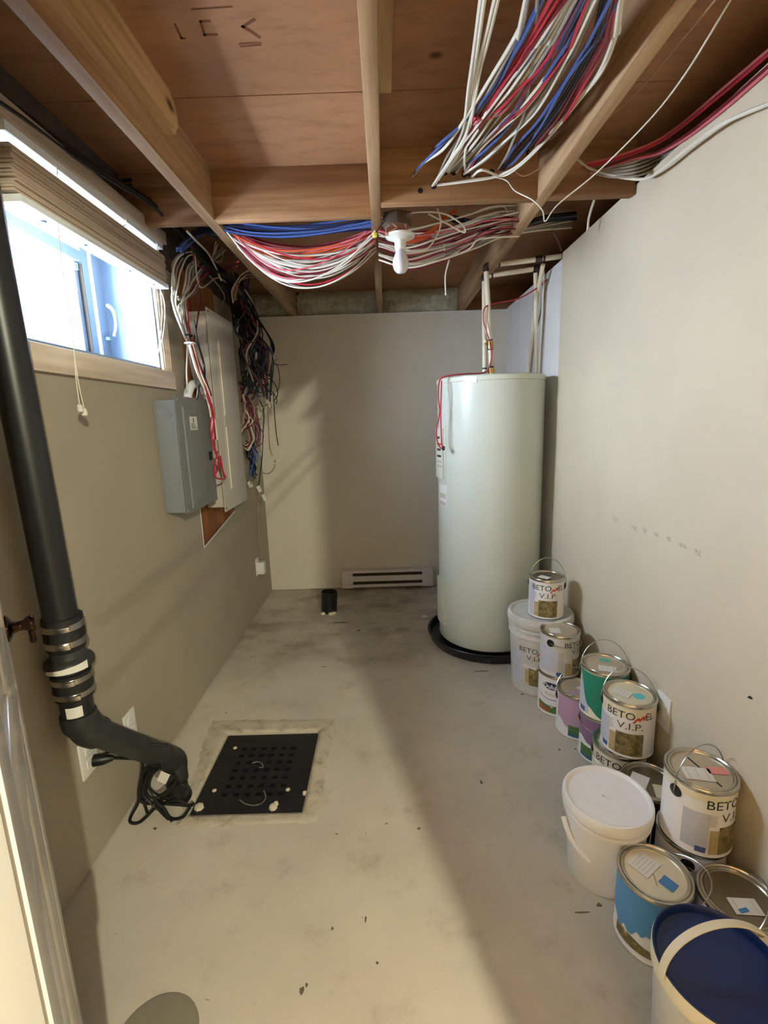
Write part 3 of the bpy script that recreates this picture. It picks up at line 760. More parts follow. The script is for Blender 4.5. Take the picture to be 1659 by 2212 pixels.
# ================================================================== ELECTRIC PANELS
gp = thing('breaker_panel', 'grey steel breaker panel on the left wall', 'panel', (XL, 2.15, .95))
MB().box(XL, -.8345, 1.990, 2.318, .953, 1.418, .004).build('box', 'panelgrey', gp)
MB().box(-.8345, -.831, 1.966, 2.338, .950, 1.432, .0015).build('cover', 'panelgrey2', gp)
MB().box(-.831, -.828, 2.060, 2.312, .985, 1.385, .002).build('panel_door', 'panelgrey2', gp)
m = MB(); m.box(-.831, -.824, 2.018, 2.036, .975, 1.392, .003); m.build('hinge_rib', 'panelgrey', gp)
for i in range(2): pass
R_y = Matrix.Rotation(PI / 2, 3, 'X')
for r in (.034, .026, .017, .009):
    MB().lathe([(r, -.0005), (r - .0012, .0014), (r - .003, .0006)], 36, c=(-.883, 1.990, 1.375), mat=R_y, close1=False, close0=False).build('knockout', 'panelgrey', gp)
m = MB()
for i in range(4): m.lathe([(.009, -.0005), (.008, .001)], 16, c=(-.865 + .01 * (i % 2), 1.990, 1.325 - i * .022), mat=R_y)
m.build('knockout', 'panelgrey', gp)
MB().box(-.828, -.8235, 2.268, 2.300, 1.150, 1.190, .002).build('latch', 'dark', gp)
MB().box(-.828, -.8272, 2.085, 2.165, 1.295, 1.352).build('warning_sticker', 'sticker', gp, smooth=False)
m = MB()
for i in range(3): m.box(-.8272, -.8269, 2.093, 2.155 - .012 * i, 1.302 + i * .008, 1.305 + i * .008)
m.box(-.8272, -.8269, 2.120, 2.128, 1.325, 1.345); m.build('sticker_print', 'slot', gp, smooth=False)
for (y, z) in ((1.98, .962), (1.985, 1.42), (2.03, .97)): MB().lathe([(.004, 0), (.003, .002)], 10, c=(-.831, y, z), mat=Matrix.Rotation(PI / 2, 3, 'Y')).build('screw', 'steel', gp)

pw = thing('breaker_panel', 'tall off-white electrical panel beside the dark cable bundle', 'panel', (XL, 2.63, .87))
MB().box(XL, -.8345, 2.465, 2.80, .888, 1.855, .004).build('box', 'panelwhite', pw)
MB().box(-.8345, -.831, 2.430, 2.832, .868, 1.866, .0015).build('cover', 'panelwhite', pw)
MB().box(-.831, -.8285, 2.53, 2.785, .965, 1.745, .002).build('panel_door', 'panelwhite', pw)
m = MB(); m.box(-.8285, -.8245, 2.548, 2.562, .975, 1.30, .0015); m.box(-.8285, -.8245, 2.548, 2.562, 1.36, 1.735, .0015); m.build('door_lip', 'panellip', pw)
MB().box(-.8285, -.8255, 2.545, 2.572, 1.305, 1.355, .002).build('latch', 'panelwhite', pw)
for z in (.885, 1.852): MB().lathe([(.005, 0), (.004, .002)], 10, c=(-.831, 2.452, z), mat=Matrix.Rotation(PI / 2, 3, 'Y')).build('screw', 'dark', pw)

# white conduit elbow above the grey panel
cdu = MB(); cdu.tube([onx(405, 862, -.885), onx(408, 845, -.885), onx(415, 832, -.885), onx(428, 826, -.885)], .019, 14, sub=5)
tag(cdu.build('conduit_elbow', 'porcelain'), 'white conduit elbow entering the top of the grey breaker panel', 'conduit')

# ================================================================== WATER HEATER
HXc, HYc, HR = .588, 2.72, .288
wh = thing('water_heater', 'tall white electric water heater standing in a black pan', 'water heater', (HXc, HYc, .01))
def hl(prof, name, mat, n=64, cap=True): return MB().lathe(prof, n, c=(HXc, HYc, 0), close0=cap, close1=cap).build(name, mat, wh)
hl([(HR - .01, .035), (HR, .045), (HR, 1.488), (HR - .002, 1.49)], 'tank_jacket', 'heater')
hl([(HR + .001, 1.490), (HR + .003, 1.494), (HR + .003, 1.512), (HR - .004, 1.518), (HR - .03, 1.520), (.05, 1.524)], 'top_cap', 'heaterlid')
def hp(a0, a1, z0, z1, th, name, mat):
    m = MB(); a0, a1 = math.radians(a0), math.radians(a1)
    n = 14; outer, inner = [], []
    for zz in (z0, z1):
        outer.append([m.v.new(((HR + th) * math.cos(a0 + (a1 - a0) * i / n), (HR + th) * math.sin(a0 + (a1 - a0) * i / n), zz)) for i in range(n + 1)])
        inner.append([m.v.new(((HR - .002) * math.cos(a0 + (a1 - a0) * i / n), (HR - .002) * math.sin(a0 + (a1 - a0) * i / n), zz)) for i in range(n + 1)])
    for i in range(n):
        m.f.new((outer[0][i], outer[0][i + 1], outer[1][i + 1], outer[1][i]))
        m.f.new((outer[1][i], outer[1][i + 1], inner[1][i + 1], inner[1][i])); m.f.new((outer[0][i + 1], outer[0][i], inner[0][i], inner[0][i + 1]))
    for i in (0, n): m.f.new((outer[0][i], outer[1][i], inner[1][i], inner[0][i]))
    o = m.build(name, mat, wh, local=True); o.location = Vector((HXc, HYc, 0)) - wloc(wh); return o
hp(176, 202, .985, 1.255, .012, 'access_cover', 'heaterlid'); hp(174, 206, .965, 1.275, .002, 'cover_surround', 'heater')
hp(176, 202, .13, .39, .012, 'access_cover', 'heaterlid')
for i, (z, mt, a1) in enumerate(((1.20, 'ink', 196), (1.165, 'inkred', 199), (1.135, 'ink', 198), (1.10, 'ink', 199), (1.07, 'inkgrey', 200), (1.045, 'inkgrey', 200))):
    hp(187, a1, z, z + .012, .0126, 'cover_print', mt)
hp(188, 207, .83, .95, .0012, 'rating_label', 'label'); hp(190, 205, .835, .855, .0017, 'label_print', 'inkgrey'); hp(190, 205, .875, .90, .0017, 'label_print', 'inkgrey')
hp(232, 245, 1.478, 1.505, .0042, 'tape_strip', 'label')
dpn = thing('drain_pan', 'round black plastic drain pan under the water heater', 'pan', (HXc - .01, HYc - .005, 0))
MB().lathe([(.332, .002), (.338, .010), (.350, .052), (.356, .056), (.352, .060), (.344, .056), (.333, .016), (.30, .012)], 64, c=(HXc - .005, HYc - .005, 0)).build('pan', 'pan', dpn)
q = onz(1058, 1424, .03); aq = math.atan2(q.y - HYc, q.x - HXc)
MB().lathe([(.014, -.004), (.014, .004), (.009, .005)], 18, c=(HXc - .005 + .349 * math.cos(aq), HYc - .005 + .349 * math.sin(aq), .03), mat=Matrix.Rotation(aq, 3, 'Z') @ Matrix.Rotation(PI / 2, 3, 'Y')).build('pan_plug', 'absgrey', dpn)
m = MB(); m.box(.215, .25, 3.02, 3.045, 0, .012, .003); 
tag(m.build('wood_scrap', 'spark'), 'pale scrap lying on the floor left of the water heater', 'scrap').location.y = 3.03

# water pipes
def P3(px, py, Y): return ony(px, py, Y)
def pipe(name, pts, r, label, bands=(), fits=()):
    o = thing(name, label, 'pipe', pts[0])
    MB().tube(pts, r, 14).build('pipe_run', 'pvc', o)
    for (p, d, rr, ln, mt) in bands:
        p = Vector(p); d = Vector(d).normalized(); MB().tube([p - d * ln / 2, p + d * ln / 2], rr, 14).build('crimp_ring', mt, o)
    return o
t1, b1_ = P3(1050, 582, 2.66), P3(1062, 806, 2.66)
zd = (t1 - b1_)
o = pipe('water_pipe', [b1_ + Vector((0, 0, .006)), t1], .0135, 'near cream riser pipe on top of the water heater', [(b1_.lerp(t1, f), zd, .0145, .008, 'fitting') for f in (.06, .235, .325, .985)])
MB().tube([b1_.lerp(t1, .24), b1_.lerp(t1, .31)], .0165, 14).build('brass_valve', 'brass', o); MB().tube([b1_ - Vector((0, 0, .01)), b1_.lerp(t1, .045)], .017, 14).build('nipple', 'brass', o)
m = MB(); p = b1_.lerp(t1, .28); m.tube([p + Vector((-.012, -.01, .0)), p + Vector((-.028, -.02, .004)), p + Vector((-.03, -.02, .022))], .004, 6, sub=3); m.build('valve_lever', 'brass', o)
t2, b2 = P3(1046, 604, 2.78), P3(1047, 806, 2.78)
pipe('water_pipe', [b2, t2], .0135, 'far cream riser pipe half hidden behind the near riser', [(b2.lerp(t2, f), (0, 0, 1), .0145, .008, 'fitting') for f in (.05, .99)])
h0, h1 = P3(1056, 573, 2.66), P3(1212, 554, 2.66)
o = pipe('water_pipe', [h0, h1], .0135, 'upper cream pipe running level into the cream wall', [(h0.lerp(h1, f), h1 - h0, .0150, .010, 'fitting') for f in (.06, .14, .76)])
MB().tube([h0.lerp(h1, .64), h0.lerp(h1, .73)], .0175, 14).build('tee', 'fitting', o)
MB().tube([t1 - Vector((0, 0, .004)), t1 + Vector((.001, 0, .012)), h0 + Vector((.002, 0, .0)), h0 + Vector((.02, 0, .001))], .0165, 12, sub=4).build('corner_elbow', 'fitting', o)
h2, h3 = P3(1052, 596, 2.78), P3(1155, 581, 2.78)
o = pipe('water_pipe', [h2, h3], .0135, 'lower cream pipe running level behind the upper one', [(h2.lerp(h3, f), h3 - h2, .0150, .010, 'fitting') for f in (.1,)])
MB().tube([h3 + Vector((-.01, 0, 0)), h3 + Vector((.028, 0, .002))], .019, 14).build('tee', 'fitting', o)
MB().tube([t2 - Vector((0, 0, .004)), t2 + Vector((0, 0, .014)), h2 + Vector((.004, 0, 0))], .0165, 12, sub=4).build('corner_elbow', 'fitting', o)
pipe('water_pipe', [P3(1173, 572, 2.67), P3(1160, 640, 2.80), P3(1148, 740, 2.98), P3(1140, 812, 3.03)], .0115, 'cream pipe dropping from the upper tee behind the water heater')
pipe('water_pipe', [P3(1157, 590, 2.77), P3(1157, 680, 2.78), P3(1158, 760, 2.82), P3(1158, 812, 2.84)], .0115, 'cream pipe dropping from the lower tee behind the water heater')
pipe('water_pipe', [P3(1175, 586, 2.76), P3(1172, 660, 2.78), P3(1167, 760, 2.80), P3(1165, 812, 2.82)], .004, 'thin grey tube hanging beside the two dropping pipes')

# ================================================================== LIGHT BULB
lb = thing('light_bulb', 'white frosted bulb in a white lampholder under a metal ceiling box', 'light', (.084, 2.0, 1.865))
bc = (.083, 2.0, 0)
MB().lathe([(.004, 1.866), (.016, 1.869), (.0265, 1.880), (.0315, 1.898), (.0295, 1.915), (.022, 1.934), (.0165, 1.948), (.0155, 1.958)], 28, c=bc).build('bulb', 'bulb', lb)
MB().lathe([(.017, 1.950), (.021, 1.952), (.022, 1.975), (.024, 1.982), (.042, 1.990), (.055, 1.994), (.056, 2.001), (.03, 2.003)], 32, c=bc).build('lampholder', 'porcelain', lb)
m = MB(); m.lathe([(.052, 2.032), (.052, 2.075), (.049, 2.078)], 8, c=(.072, 2.01, 0)); m.build('ceiling_box', 'steel', lb, smooth=False)
m = MB(); m.box(.02, .125, 1.985, 2.035, 2.072, 2.078); m.build('box_bracket', 'steel', lb, smooth=False)
for pts, mt in (([(.03, 1.985, 2.05), (.012, 1.975, 2.03), (-.012, 1.97, 2.0)], 'c_black'), ([(.06, 1.98, 2.05), (.055, 1.965, 2.03), (.07, 1.96, 2.015), (.045, 1.965, 2.005), (.028, 1.97, 1.99)], 'c_tan'), ([(.1, 1.99, 2.05), (.105, 1.98, 2.02), (.11, 1.985, 2.0)], 'c_tan'), ([(.05, 1.99, 2.04), (.03, 1.975, 2.02), (.03, 1.97, 1.997), (.04, 1.98, 1.993)], 'c_white')):
    MB().tube(pts, .0018, 6, sub=4).build('lead_wire', mt, lb)
MB().lathe([(.006, 0), (.0085, .004), (.0085, .014), (.006, .018)], 6, c=(-.0135, 1.967, 1.985)).build('wire_nut', plain('yellow_wire_nut', srgb(240, 214, 90), .4), lb)

# ================================================================== PAINT CANS AND PAILS
_txt = {}
def text_verts(body, size, shear=0, bold=0):
    key = (body, size, shear, bold)
    if key not in _txt:
        cu = bpy.data.curves.new('t', 'FONT'); cu.body = body; cu.size = size; cu.align_x = 'LEFT'; cu.align_y = 'BOTTOM_BASELINE'; cu.shear = shear; cu.offset = bold; cu.resolution_u = 3
        ob = bpy.data.objects.new('t', cu); COL.objects.link(ob)
        dg = bpy.context.evaluated_depsgraph_get(); me = bpy.data.meshes.new_from_object(ob.evaluated_get(dg))
        vs = [v.co.copy() for v in me.vertices]; fs = [tuple(p.vertices) for p in me.polygons]
        bpy.data.objects.remove(ob); bpy.data.curves.remove(cu); bpy.data.meshes.remove(me)
        _txt[key] = (vs, fs)
    return _txt[key]
def curved_text(body, size, r, a0, z, squeeze=1., center=True, bold=0, th=.0009, rz=None):
    """lettering bent round a cylinder of radius r; a0 = angle of its centre"""
    vs, fs = text_verts(body, size, 0, bold)
    w = max(v.x for v in vs); m = MB(); m.nonorm = True
    x0 = -w * squeeze / 2 if center else 0
    V = []
    for v in vs:
        rr = (r if rz is None else rz(z + v.y)) + th
        a = a0 + (v.x * squeeze + x0) / r
        V.append(m.v.new((rr * math.cos(a), rr * math.sin(a), z + v.y)))
    for f in fs:
        try: m.f.new([V[i] for i in f])
        except ValueError: pass
    return m, w * squeeze
def zigzag(r, a0, z, h, w, th=.0012, rz=None):
    m = MB(); m.nonorm = True
    P = [(-.66, -.34), (-.22, .40), (-.12, -.02), (.24, .66), (.26, .12), (.66, 1.05)]; Wd = (.20, .17, .15, .14, .12)
    def pt(x, y): 
        rr = (r if rz is None else rz(z + y * h)) + th; return (rr * math.cos(a0 + x * w / r), rr * math.sin(a0 + x * w / r), z + y * h)
    for (x0, y0), (x1, y1), k in zip(P, P[1:], Wd):
        m.face([pt(x0 - k / 2, y0), pt(x0 + k / 2, y0), pt(x1 + k / 2, y1), pt(x1 - k / 2, y1)])
    return m
def brand(root, r, a0, z, s=1., rz=None):
    """BETO<red zigzag>EL over V.I.P., centred on a0"""
    sz = .0355 * s; q = 1.06
    width = lambda t, k: max(v.x for v in text_verts(t, sz, 0, 0)[0]) * k
    w1, w2, zw = width('BETO', q), width('EL', .86), .036 * s
    a = a0 - (w1 + zw * .9 + w2) / 2 / r
    m, _ = curved_text('BETO', sz, r, a, z, q, False, rz=rz); m.build('lettering', 'ink', root, local=True, smooth=False)
    zigzag(r, a + (w1 + zw * .50) / r, z - .001 * s, .026 * s, zw * .92, rz=rz).build('lettering', 'inkred', root, local=True, smooth=False)
    m, _ = curved_text('EL', sz, r, a + (w1 + zw * .9) / r, z, .86, False, rz=rz); m.build('lettering', 'ink', root, local=True, smooth=False)
    m, _ = curved_text('V.I.P.', .0335 * s, r, a0 + .002 / r, z - .036 * s, 1.22, True, rz=rz); m.build('lettering', 'inkgold', root, local=True, smooth=False)

def bail(root, r, h, ax, beta, lugz=.040, wire=.0017, k=1.04):
    """wire bail through two lugs; ax = lug axis angle, beta = tilt of the loop above the horizontal"""
    R = r + .005; zc = h - lugz
    U = Vector((math.cos(ax), math.sin(ax), 0)); N = Vector((-math.sin(ax), math.cos(ax), 0)); Vv = N * math.cos(beta) + Vector((0, 0, 1)) * math.sin(beta)
    pts = [Vector((0, 0, zc)) + U * R * math.cos(t) + Vv * R * k * math.sin(t) for t in [PI * i / 28 for i in range(29)]]
    MB().tube(pts, wire, 6).build('bail_handle', 'wire', root, local=True)
    for s_ in (1, -1):
        c = U * (s_ * (r - .001)); c.z = zc
        MB().lathe([(.0165, 0), (.0155, .003), (.010, .0036), (.004, .007)], 22, c=c, mat=Matrix.Rotation(ax + (0 if s_ > 0 else PI), 3, 'Z') @ Matrix.Rotation(PI / 2, 3, 'Y')).build('lug', 'lug', root, local=True)

def sticker(root, r, h, x, y, w, d, rz, mat='sticker', lines=0, name='lid_sticker', dz=0.):
    z = h - .0055 + dz
    c, s_ = math.cos(rz), math.sin(rz)
    def q(u, v_): return (x + u * c - v_ * s_, y + u * s_ + v_ * c)
    m = MB(); m.prism([q(-w / 2, -d / 2), q(w / 2, -d / 2), q(w / 2, d / 2), q(-w / 2, d / 2)], 2, z, z + .0006)
    m.build(name, mat, root, local=True, smooth=False)
    if lines:
        m = MB()
        for i in range(lines):
            v0 = d * (.32 - .64 * i / max(1, lines - 1)) if lines > 1 else 0
            e_ = w * (.34 if i % 2 else .40)
            m.prism([q(-w * .4, v0 - d * .014), q(e_, v0 - d * .014), q(e_, v0 + d * .014), q(-w * .4, v0 + d * .014)], 2, z + .0006, z + .0008)
        m.build('sticker_print', 'inkgrey', root, local=True, smooth=False)

def dab(root, h, x, y, rx, ry, rz, mat, seed=1, dz=0.):
    rnd = random.Random(seed); c, s_ = math.cos(rz), math.sin(rz); n = 22; P = []
    for i in range(n):
        a = 2 * PI * i / n; k = 1 + rnd.uniform(-.08, .08); u, v_ = rx * k * math.cos(a), ry * k * math.sin(a)
        P.append((x + u * c - v_ * s_, y + u * s_ + v_ * c))
    MB().prism(P, 2, h - .0055 + dz, h - .0050 + dz).build('colour_dab', mat, root, local=True, smooth=False)

def can(label, x, y, z, r=.084, h=.19, body='label', lid='lidtan', yaw=0., group=None, rim='tin', cat='paint can'):
    """gallon tin: local +x is the front of the label"""
    a = math.atan2(-y, -x) + yaw
    o = thing('paint_can', label, cat, (x, y, z), a, group)
    rb = r - .0012
    MB().lathe([(rb - .004, .0), (rb + .0012, .001), (rb + .0018, .004), (rb, .007), (rb, h - .012)], 56, close1=False).build('can_body', body, o, local=True)
    MB().lathe([(rb, h - .0125), (r + .0015, h - .010), (r + .002, h - .004), (r, h), (r - .004, h), (r - .007, h - .004), (r - .009, h - .001), (r - .012, h - .001), (r - .014, h - .006)], 56, close0=False, close1=False).build('can_rim', rim, o, local=True)
    MB().lathe([(r - .012, h - .0055), (r - .0155, h - .0035), (r - .018, h - .0058), (.001, h - .0055)], 56, close0=False).build('can_lid', lid, o, local=True)
    MB().lathe([(rb - .003, -.0001), (rb + .0015, .0012), (rb + .0022, .003), (rb + .0004, .0055)], 56, close0=False, close1=False).build('base_chime', 'darkcan' if z > .1 else rim, o, local=True)
    o['_r'] = rb; return o
D = math.radians
def vip(o, a0, h=.19, s=1., r=.0828, photo=True, tan=True, blueleft=True):
    z = h * .735
    brand(o, r, a0, z, s)
    if photo: MB().patch(a0 - .040 / r, a0 + .046 / r, (r, .012), (r, .092), 14, .0006).build('photo_print', 'photo', o, local=True)
    if tan: MB().patch(a0 - .062 / r, a0 - .0405 / r, (r, .012), (r, .082), 6, .0006).build('side_print', 'tanprint', o, local=True)
    m = MB(); rnd = random.Random(int(a0 * 100) + 7)
    for i in range(9):
        zz = .094 + i * .0038; m.patch(a0 - .066 / r, a0 - (.066 - rnd.uniform(.012, .020)) / r, (r, zz), (r, zz + .0018), 4, .0006)
    m.build('small_print', 'inkgrey', o, local=True)
    if blueleft:
        MB().patch(a0 - .125 / r, a0 - .064 / r, (r, .022), (r, .128), 12, .0005).build('directions_panel', 'labelblue', o, local=True)
        MB().patch(a0 - .092 / r, a0 - .068 / r, (r, .014), (r, .030), 6, .0007).build('colour_code', 'inkblue', o, local=True)

def fin(o):
    if '_r' in o: del o['_r']
    return o
def paint_patch(o, mat, a0, a1, ztop, fn, r=.0828, n=40, name='paint_run'):
    MB().patch(a0, a1, lambda t: (r, fn(t)), (r, ztop), n, .0007).build(name, mat, o, local=True)

# --- far pail and the tin on top of it
PLx, PLy = .727, 2.185
pa = thing('paint_pail', 'large white lidded pail beside the water heater with a tin on it', 'pail', (PLx, PLy, 0), math.atan2(-PLy, -PLx) - .12)
def rp(z): return .128 + (.142 - .128) * z / .33
MB().lathe([(rp(0) - .006, 0), (rp(0), .006), (rp(.29), .285), (rp(.29) + .004, .287), (rp(.29) + .004, .293), (rp(.31), .296), (rp(.31), .316), (rp(.31) + .006, .318), (rp(.31) + .006, .324), (rp(.32), .327), (rp(.34), .352)], 60, close1=False).build('pail_body', 'bucketg', pa, local=True)
MB().lathe([(.147, .345), (.151, .343), (.153, .350), (.153, .377), (.150, .386), (.145, .389), (.138, .388), (.134, .381), (.126, .379), (.001, .379)], 60, close0=False).build('pail_lid', 'bucketg', pa, local=True)
m = MB()
for (rr, zz) in ((rp(.29) + .0045, .290), (.1535, .363)): m.lathe([(rr - .001, zz - .002), (rr + .002, zz), (rr - .001, zz + .002)], 60, close0=False, close1=False)
m.build('lid_rib', 'bucketg', pa, local=True)
rpf = lambda z: rp(z)
brand(pa, .1375, -.02, .222, 1.0, rz=rpf)
MB().patch(-.20, .28, lambda t: (rp(.05), .055), lambda t: (rp(.15), .148), 14, .0012).build('photo_print', 'photo', pa, local=True)
MB().patch(-.34, -.205, lambda t: (rp(.06), .065), lambda t: (rp(.14), .135), 8, .0012).build('side_print', 'tanprint', pa, local=True)
MB().patch(-.42, .06, lambda t: (rp(.155), .152 - .012 * t), lambda t: (rp(.16), .162 - .012 * t), 8, .0014).build('torn_label_strip', 'label', pa, local=True)
mm = MB(); mm.patch(-.95, -.45, (rp(.05), .06), (rp(.2), .22), 12, .001); mm.build('directions_panel', 'labelblue', pa, local=True)

A_ = can('tin with a dark lid standing on top of the large white pail', .746, 2.164, .3795, .0815, .190, 'label', 'liddark', .06)
vip(A_, .02, blueleft=False, r=.0805)
MB().patch(D(-70), D(-42), (.0803, .01), (.0803, .17), 10, .0003).build('side_panel', 'labelblue', A_, local=True)
sticker(A_, .08, .19, .020, -.012, .052, .040, 1.0, lines=2, dz=.002); bail(A_, .0805, .19, D(78), D(68), k=1.42); fin(A_)

C_ = can('white primer tin with a navy oval at the bottom of the two-tin stack', .748, 1.985, 0, .083, .19, 'label', 'liddark', -.30)
m = MB()
n = 28; ctr = (0, .142); V = []
for i in range(n):
    a = 2 * PI * i / n; u, vv = .040 * math.cos(a), .0165 * math.sin(a); V.append(m.v.new((.0826 * math.cos(u / .082), .0826 * math.sin(u / .082), .142 + vv)))
m.f.new(V); bmesh.ops.triangulate(m.bm, faces=m.bm.faces[:]); m.build('navy_oval', 'inknavy', C_, local=True, smooth=False)
m, _ = curved_text('Dulux', .029, .0818, 0, .131, 1., True, bold=.0008, th=.0014); m.build('lettering', 'label', C_, local=True, smooth=False)
m, _ = curved_text('Primast', .022, .0818, .05, .096, .9, True, th=.0010); m.build('lettering', 'inkgrey', C_, local=True, smooth=False)
MB().patch(-.75, .75, lambda t: (.0818, .088 - .012 * math.sin(PI * t)), lambda t: (.0818, .091 - .012 * math.sin(PI * t)), 20, .0006).build('swoosh', 'inkblue', C_, local=True)
MB().patch(-.8, .8, lambda t: (.0818, .014), lambda t: (.0818, .058 - .010 * math.sin(PI * t)), 24, .0006).build('field_print', 'greenprint', C_, local=True)
MB().patch(-.75, -.05, lambda t: (.0818, .018), lambda t: (.0818, .042 - .010 * t), 14, .0010).build('rust_print', 'redprint', C_, local=True)
MB().lathe([(.007, 0), (.006, .001)], 14, c=(.0822, 0.004, .046), mat=Matrix.Rotation(PI / 2, 3, 'Y')).build('round_mark', 'inkgrey', C_, local=True); fin(C_)

B_ = can('dusty tin with a square white sticker on its lid, topmost of the two-tin stack', .750, 1.982, .1905, .0835, .1935, 'bucketg', 'lidtan', 0)
a0 = D(62); brand(B_, .0823, a0, .142, .9)
MB().patch(a0 - .03 / .0823, a0 + .03 / .0823, (.0823, .012), (.0823, .085), 12, .0006).build('photo_print', 'photo', B_, local=True)
MB().patch(D(18), D(38), (.0823, .012), (.0823, .07), 8, .0006).build('side_print', 'tanprint', B_, local=True)
MB().patch(D(-62), D(-6), (.0823, .02), (.0823, .135), 16, .0005).build('directions_panel', 'labelblue', B_, local=True)
MB().patch(D(-3), D(14), (.0823, .02), (.0823, .12), 6, .0005).build('print_column', 'inkgrey', B_, local=True)
MB().patch(D(-6), D(12), (.0823, .008), (.0823, .026), 6, .0008).build('colour_code', 'inkblue', B_, local=True)
sticker(B_, .08, .1935, .016, -.022, .052, .046, .2, lines=2, dz=.001); bail(B_, .0823, .1935, D(-27), D(-8)); fin(B_)

D_ = can('lilac paint tin on the floor left of the green tin', .779, 1.829, 0, .085, .19, 'label', 'lidtan', 0)
wav = lambda s, b, k: (lambda t: b + .014 * math.sin(k * t + s) + .006 * math.sin(2.7 * k * t))
paint_patch(D_, 'lilac', D(-62), D(75), .178, wav(2, .062, 7), r=.0838)
MB().patch(D(-22), D(60), (.0838, .026), (.0838, .060), 16, .0010).build('field_print', 'greenprint', D_, local=True); MB().patch(D(-22), D(60), (.0838, .012), (.0838, .028), 16, .0012).build('water_print', 'tealprint', D_, local=True)
sticker(D_, .08, .19, -.004, .022, .05, .045, .8, lines=0, dz=.001); dab(D_, .19, .034, -.008, .010, .032, .5, 'lilac', 3); bail(D_, .084, .19, D(100), D(58), k=1.3); fin(D_)

F2 = can('mauve paint tin on the floor underneath the green tin', .812, 1.672, 0, .083, .19, 'label', 'liddark', 0)
paint_patch(F2, 'mauve', D(-75), D(65), .178, wav(.8, .075, 6))
MB().patch(D(-60), D(20), (.0818, .026), (.0818, .062), 16, .0010).build('field_print', 'greenprint', F2, local=True); MB().patch(D(-60), D(20), (.0818, .012), (.0818, .028), 16, .0012).build('water_print', 'tealprint', F2, local=True)
bail(F2, .082, .19, D(-80), D(-10)); fin(F2)

E_ = can('green paint tin with a teal dab on its lid, standing on the mauve tin', .808, 1.670, .1905, .0845, .1945, 'labelcream', 'lidtan', 0)
GE = [(-72, .168), (-64, .150), (-56, .118), (-48, .075), (-40, .050), (-28, .040), (-14, .020), (0, .008), (110, .006)]
def gedge(t):
    a = -72 + 167 * t
    for (a0_, z0_), (a1_, z1_) in zip(GE, GE[1:]):
        if a <= a1_: return z0_ + (z1_ - z0_) * (a - a0_) / (a1_ - a0_)
    return .006
MB().patch(D(-72), D(95), lambda t: (.0833, gedge(t)), (.0833, .180), 60, .0008).build('paint_run', 'green', E_, local=True)
MB().patch(D(-80), D(-36), (.0833, .014), (.0833, .145), 14, .0006).build('directions_panel', 'labelblue', E_, local=True)
MB().patch(D(-66), D(-46), (.0833, .014), (.0833, .034), 6, .0009).build('colour_code', 'inkblue', E_, local=True)
sticker(E_, .08, .1945, .030, .008, .042, .062, .12, lines=3, dz=.001); dab(E_, .1945, -.036, -.002, .014, .022, .1, 'tealdab', 5); bail(E_, .0835, .1945, D(92), D(64), k=1.40); fin(E_)

H2 = can('cream tin underneath the tin with the aqua dab', .787, 1.487, 0, .0865, .19, 'labelcream', 'lidtan', 0)
vip(H2, D(-4), r=.0853, blueleft=False); dab(H2, .19, .028, -.050, .026, .018, .5, 'label', 9); sticker(H2, .08, .19, .05, -.030, .035, .03, .5, dz=.001); bail(H2, .0855, .19, D(-83), D(-15)); fin(H2)
G_ = can('cream tin with a white sticker and an aqua dab on its lid', .803, 1.476, .1905, .0832, .1945, 'labelcream', 'lidcream', 0)
vip(G_, D(4), .1945, r=.082); MB().patch(D(-80), D(85), (.082, .008), (.082, .142), 30, .0002).build('label_sleeve', 'label', G_, local=True)
sticker(G_, .08, .1945, .004, -.024, .046, .056, -.30, lines=4, dz=.001); dab(G_, .1945, .004, .028, .019, .018, 0, 'aqua', 4); bail(G_, .082, .1945, D(95), D(64), k=1.34); fin(G_)

I_ = can('dark tin with loose papers on its lid, behind the white bucket', .792, 1.303, 0, .0835, .192, 'darkcan', 'liddark', 0)
sticker(I_, .08, .192, .012, -.030, .062, .050, -.15, dz=.001); sticker(I_, .08, .192, .030, .034, .056, .044, .25, 'lidcream', dz=.001, name='paper_scrap'); bail(I_, .0825, .192, D(70), D(-20)); fin(I_)

L2 = can('white tin with a black lug underneath the salmon dabbed tin', .806, 1.122, 0, .0838, .19, 'label', 'liddark', 0)
bail(L2, .0827, .19, D(0), D(-30)); fin(L2)
K_ = can('large cream tin with a salmon dab on its lid, nearest the wall', .810, 1.116, .1905, .0842, .1945, 'label', 'lidtan', 0)
a0 = D(66); vip(K_, a0, .1945, r=.083)
MB().patch(D(-95), D(110), (.083, .160), (.083, .180), 40, .0003).build('yellowed_band', 'labelcream', K_, local=True)
sticker(K_, .08, .1945, .020, -.006, .048, .070, .42, lines=3, dz=.001); sticker(K_, .08, .1945, -.020, .034, .026, .048, .50, 'salmon', name='colour_dab', dz=.001)
m = MB(); m.prism([(-.044, -.036), (-.040, -.038), (.040, .046), (.036, .048)], 2, .1945 - .0054, .1945 - .0048); m.build('lid_scratch', 'slot', K_, local=True, smooth=False)
bail(K_, .083, .1945, D(-36), D(92), k=1.22); fin(K_)

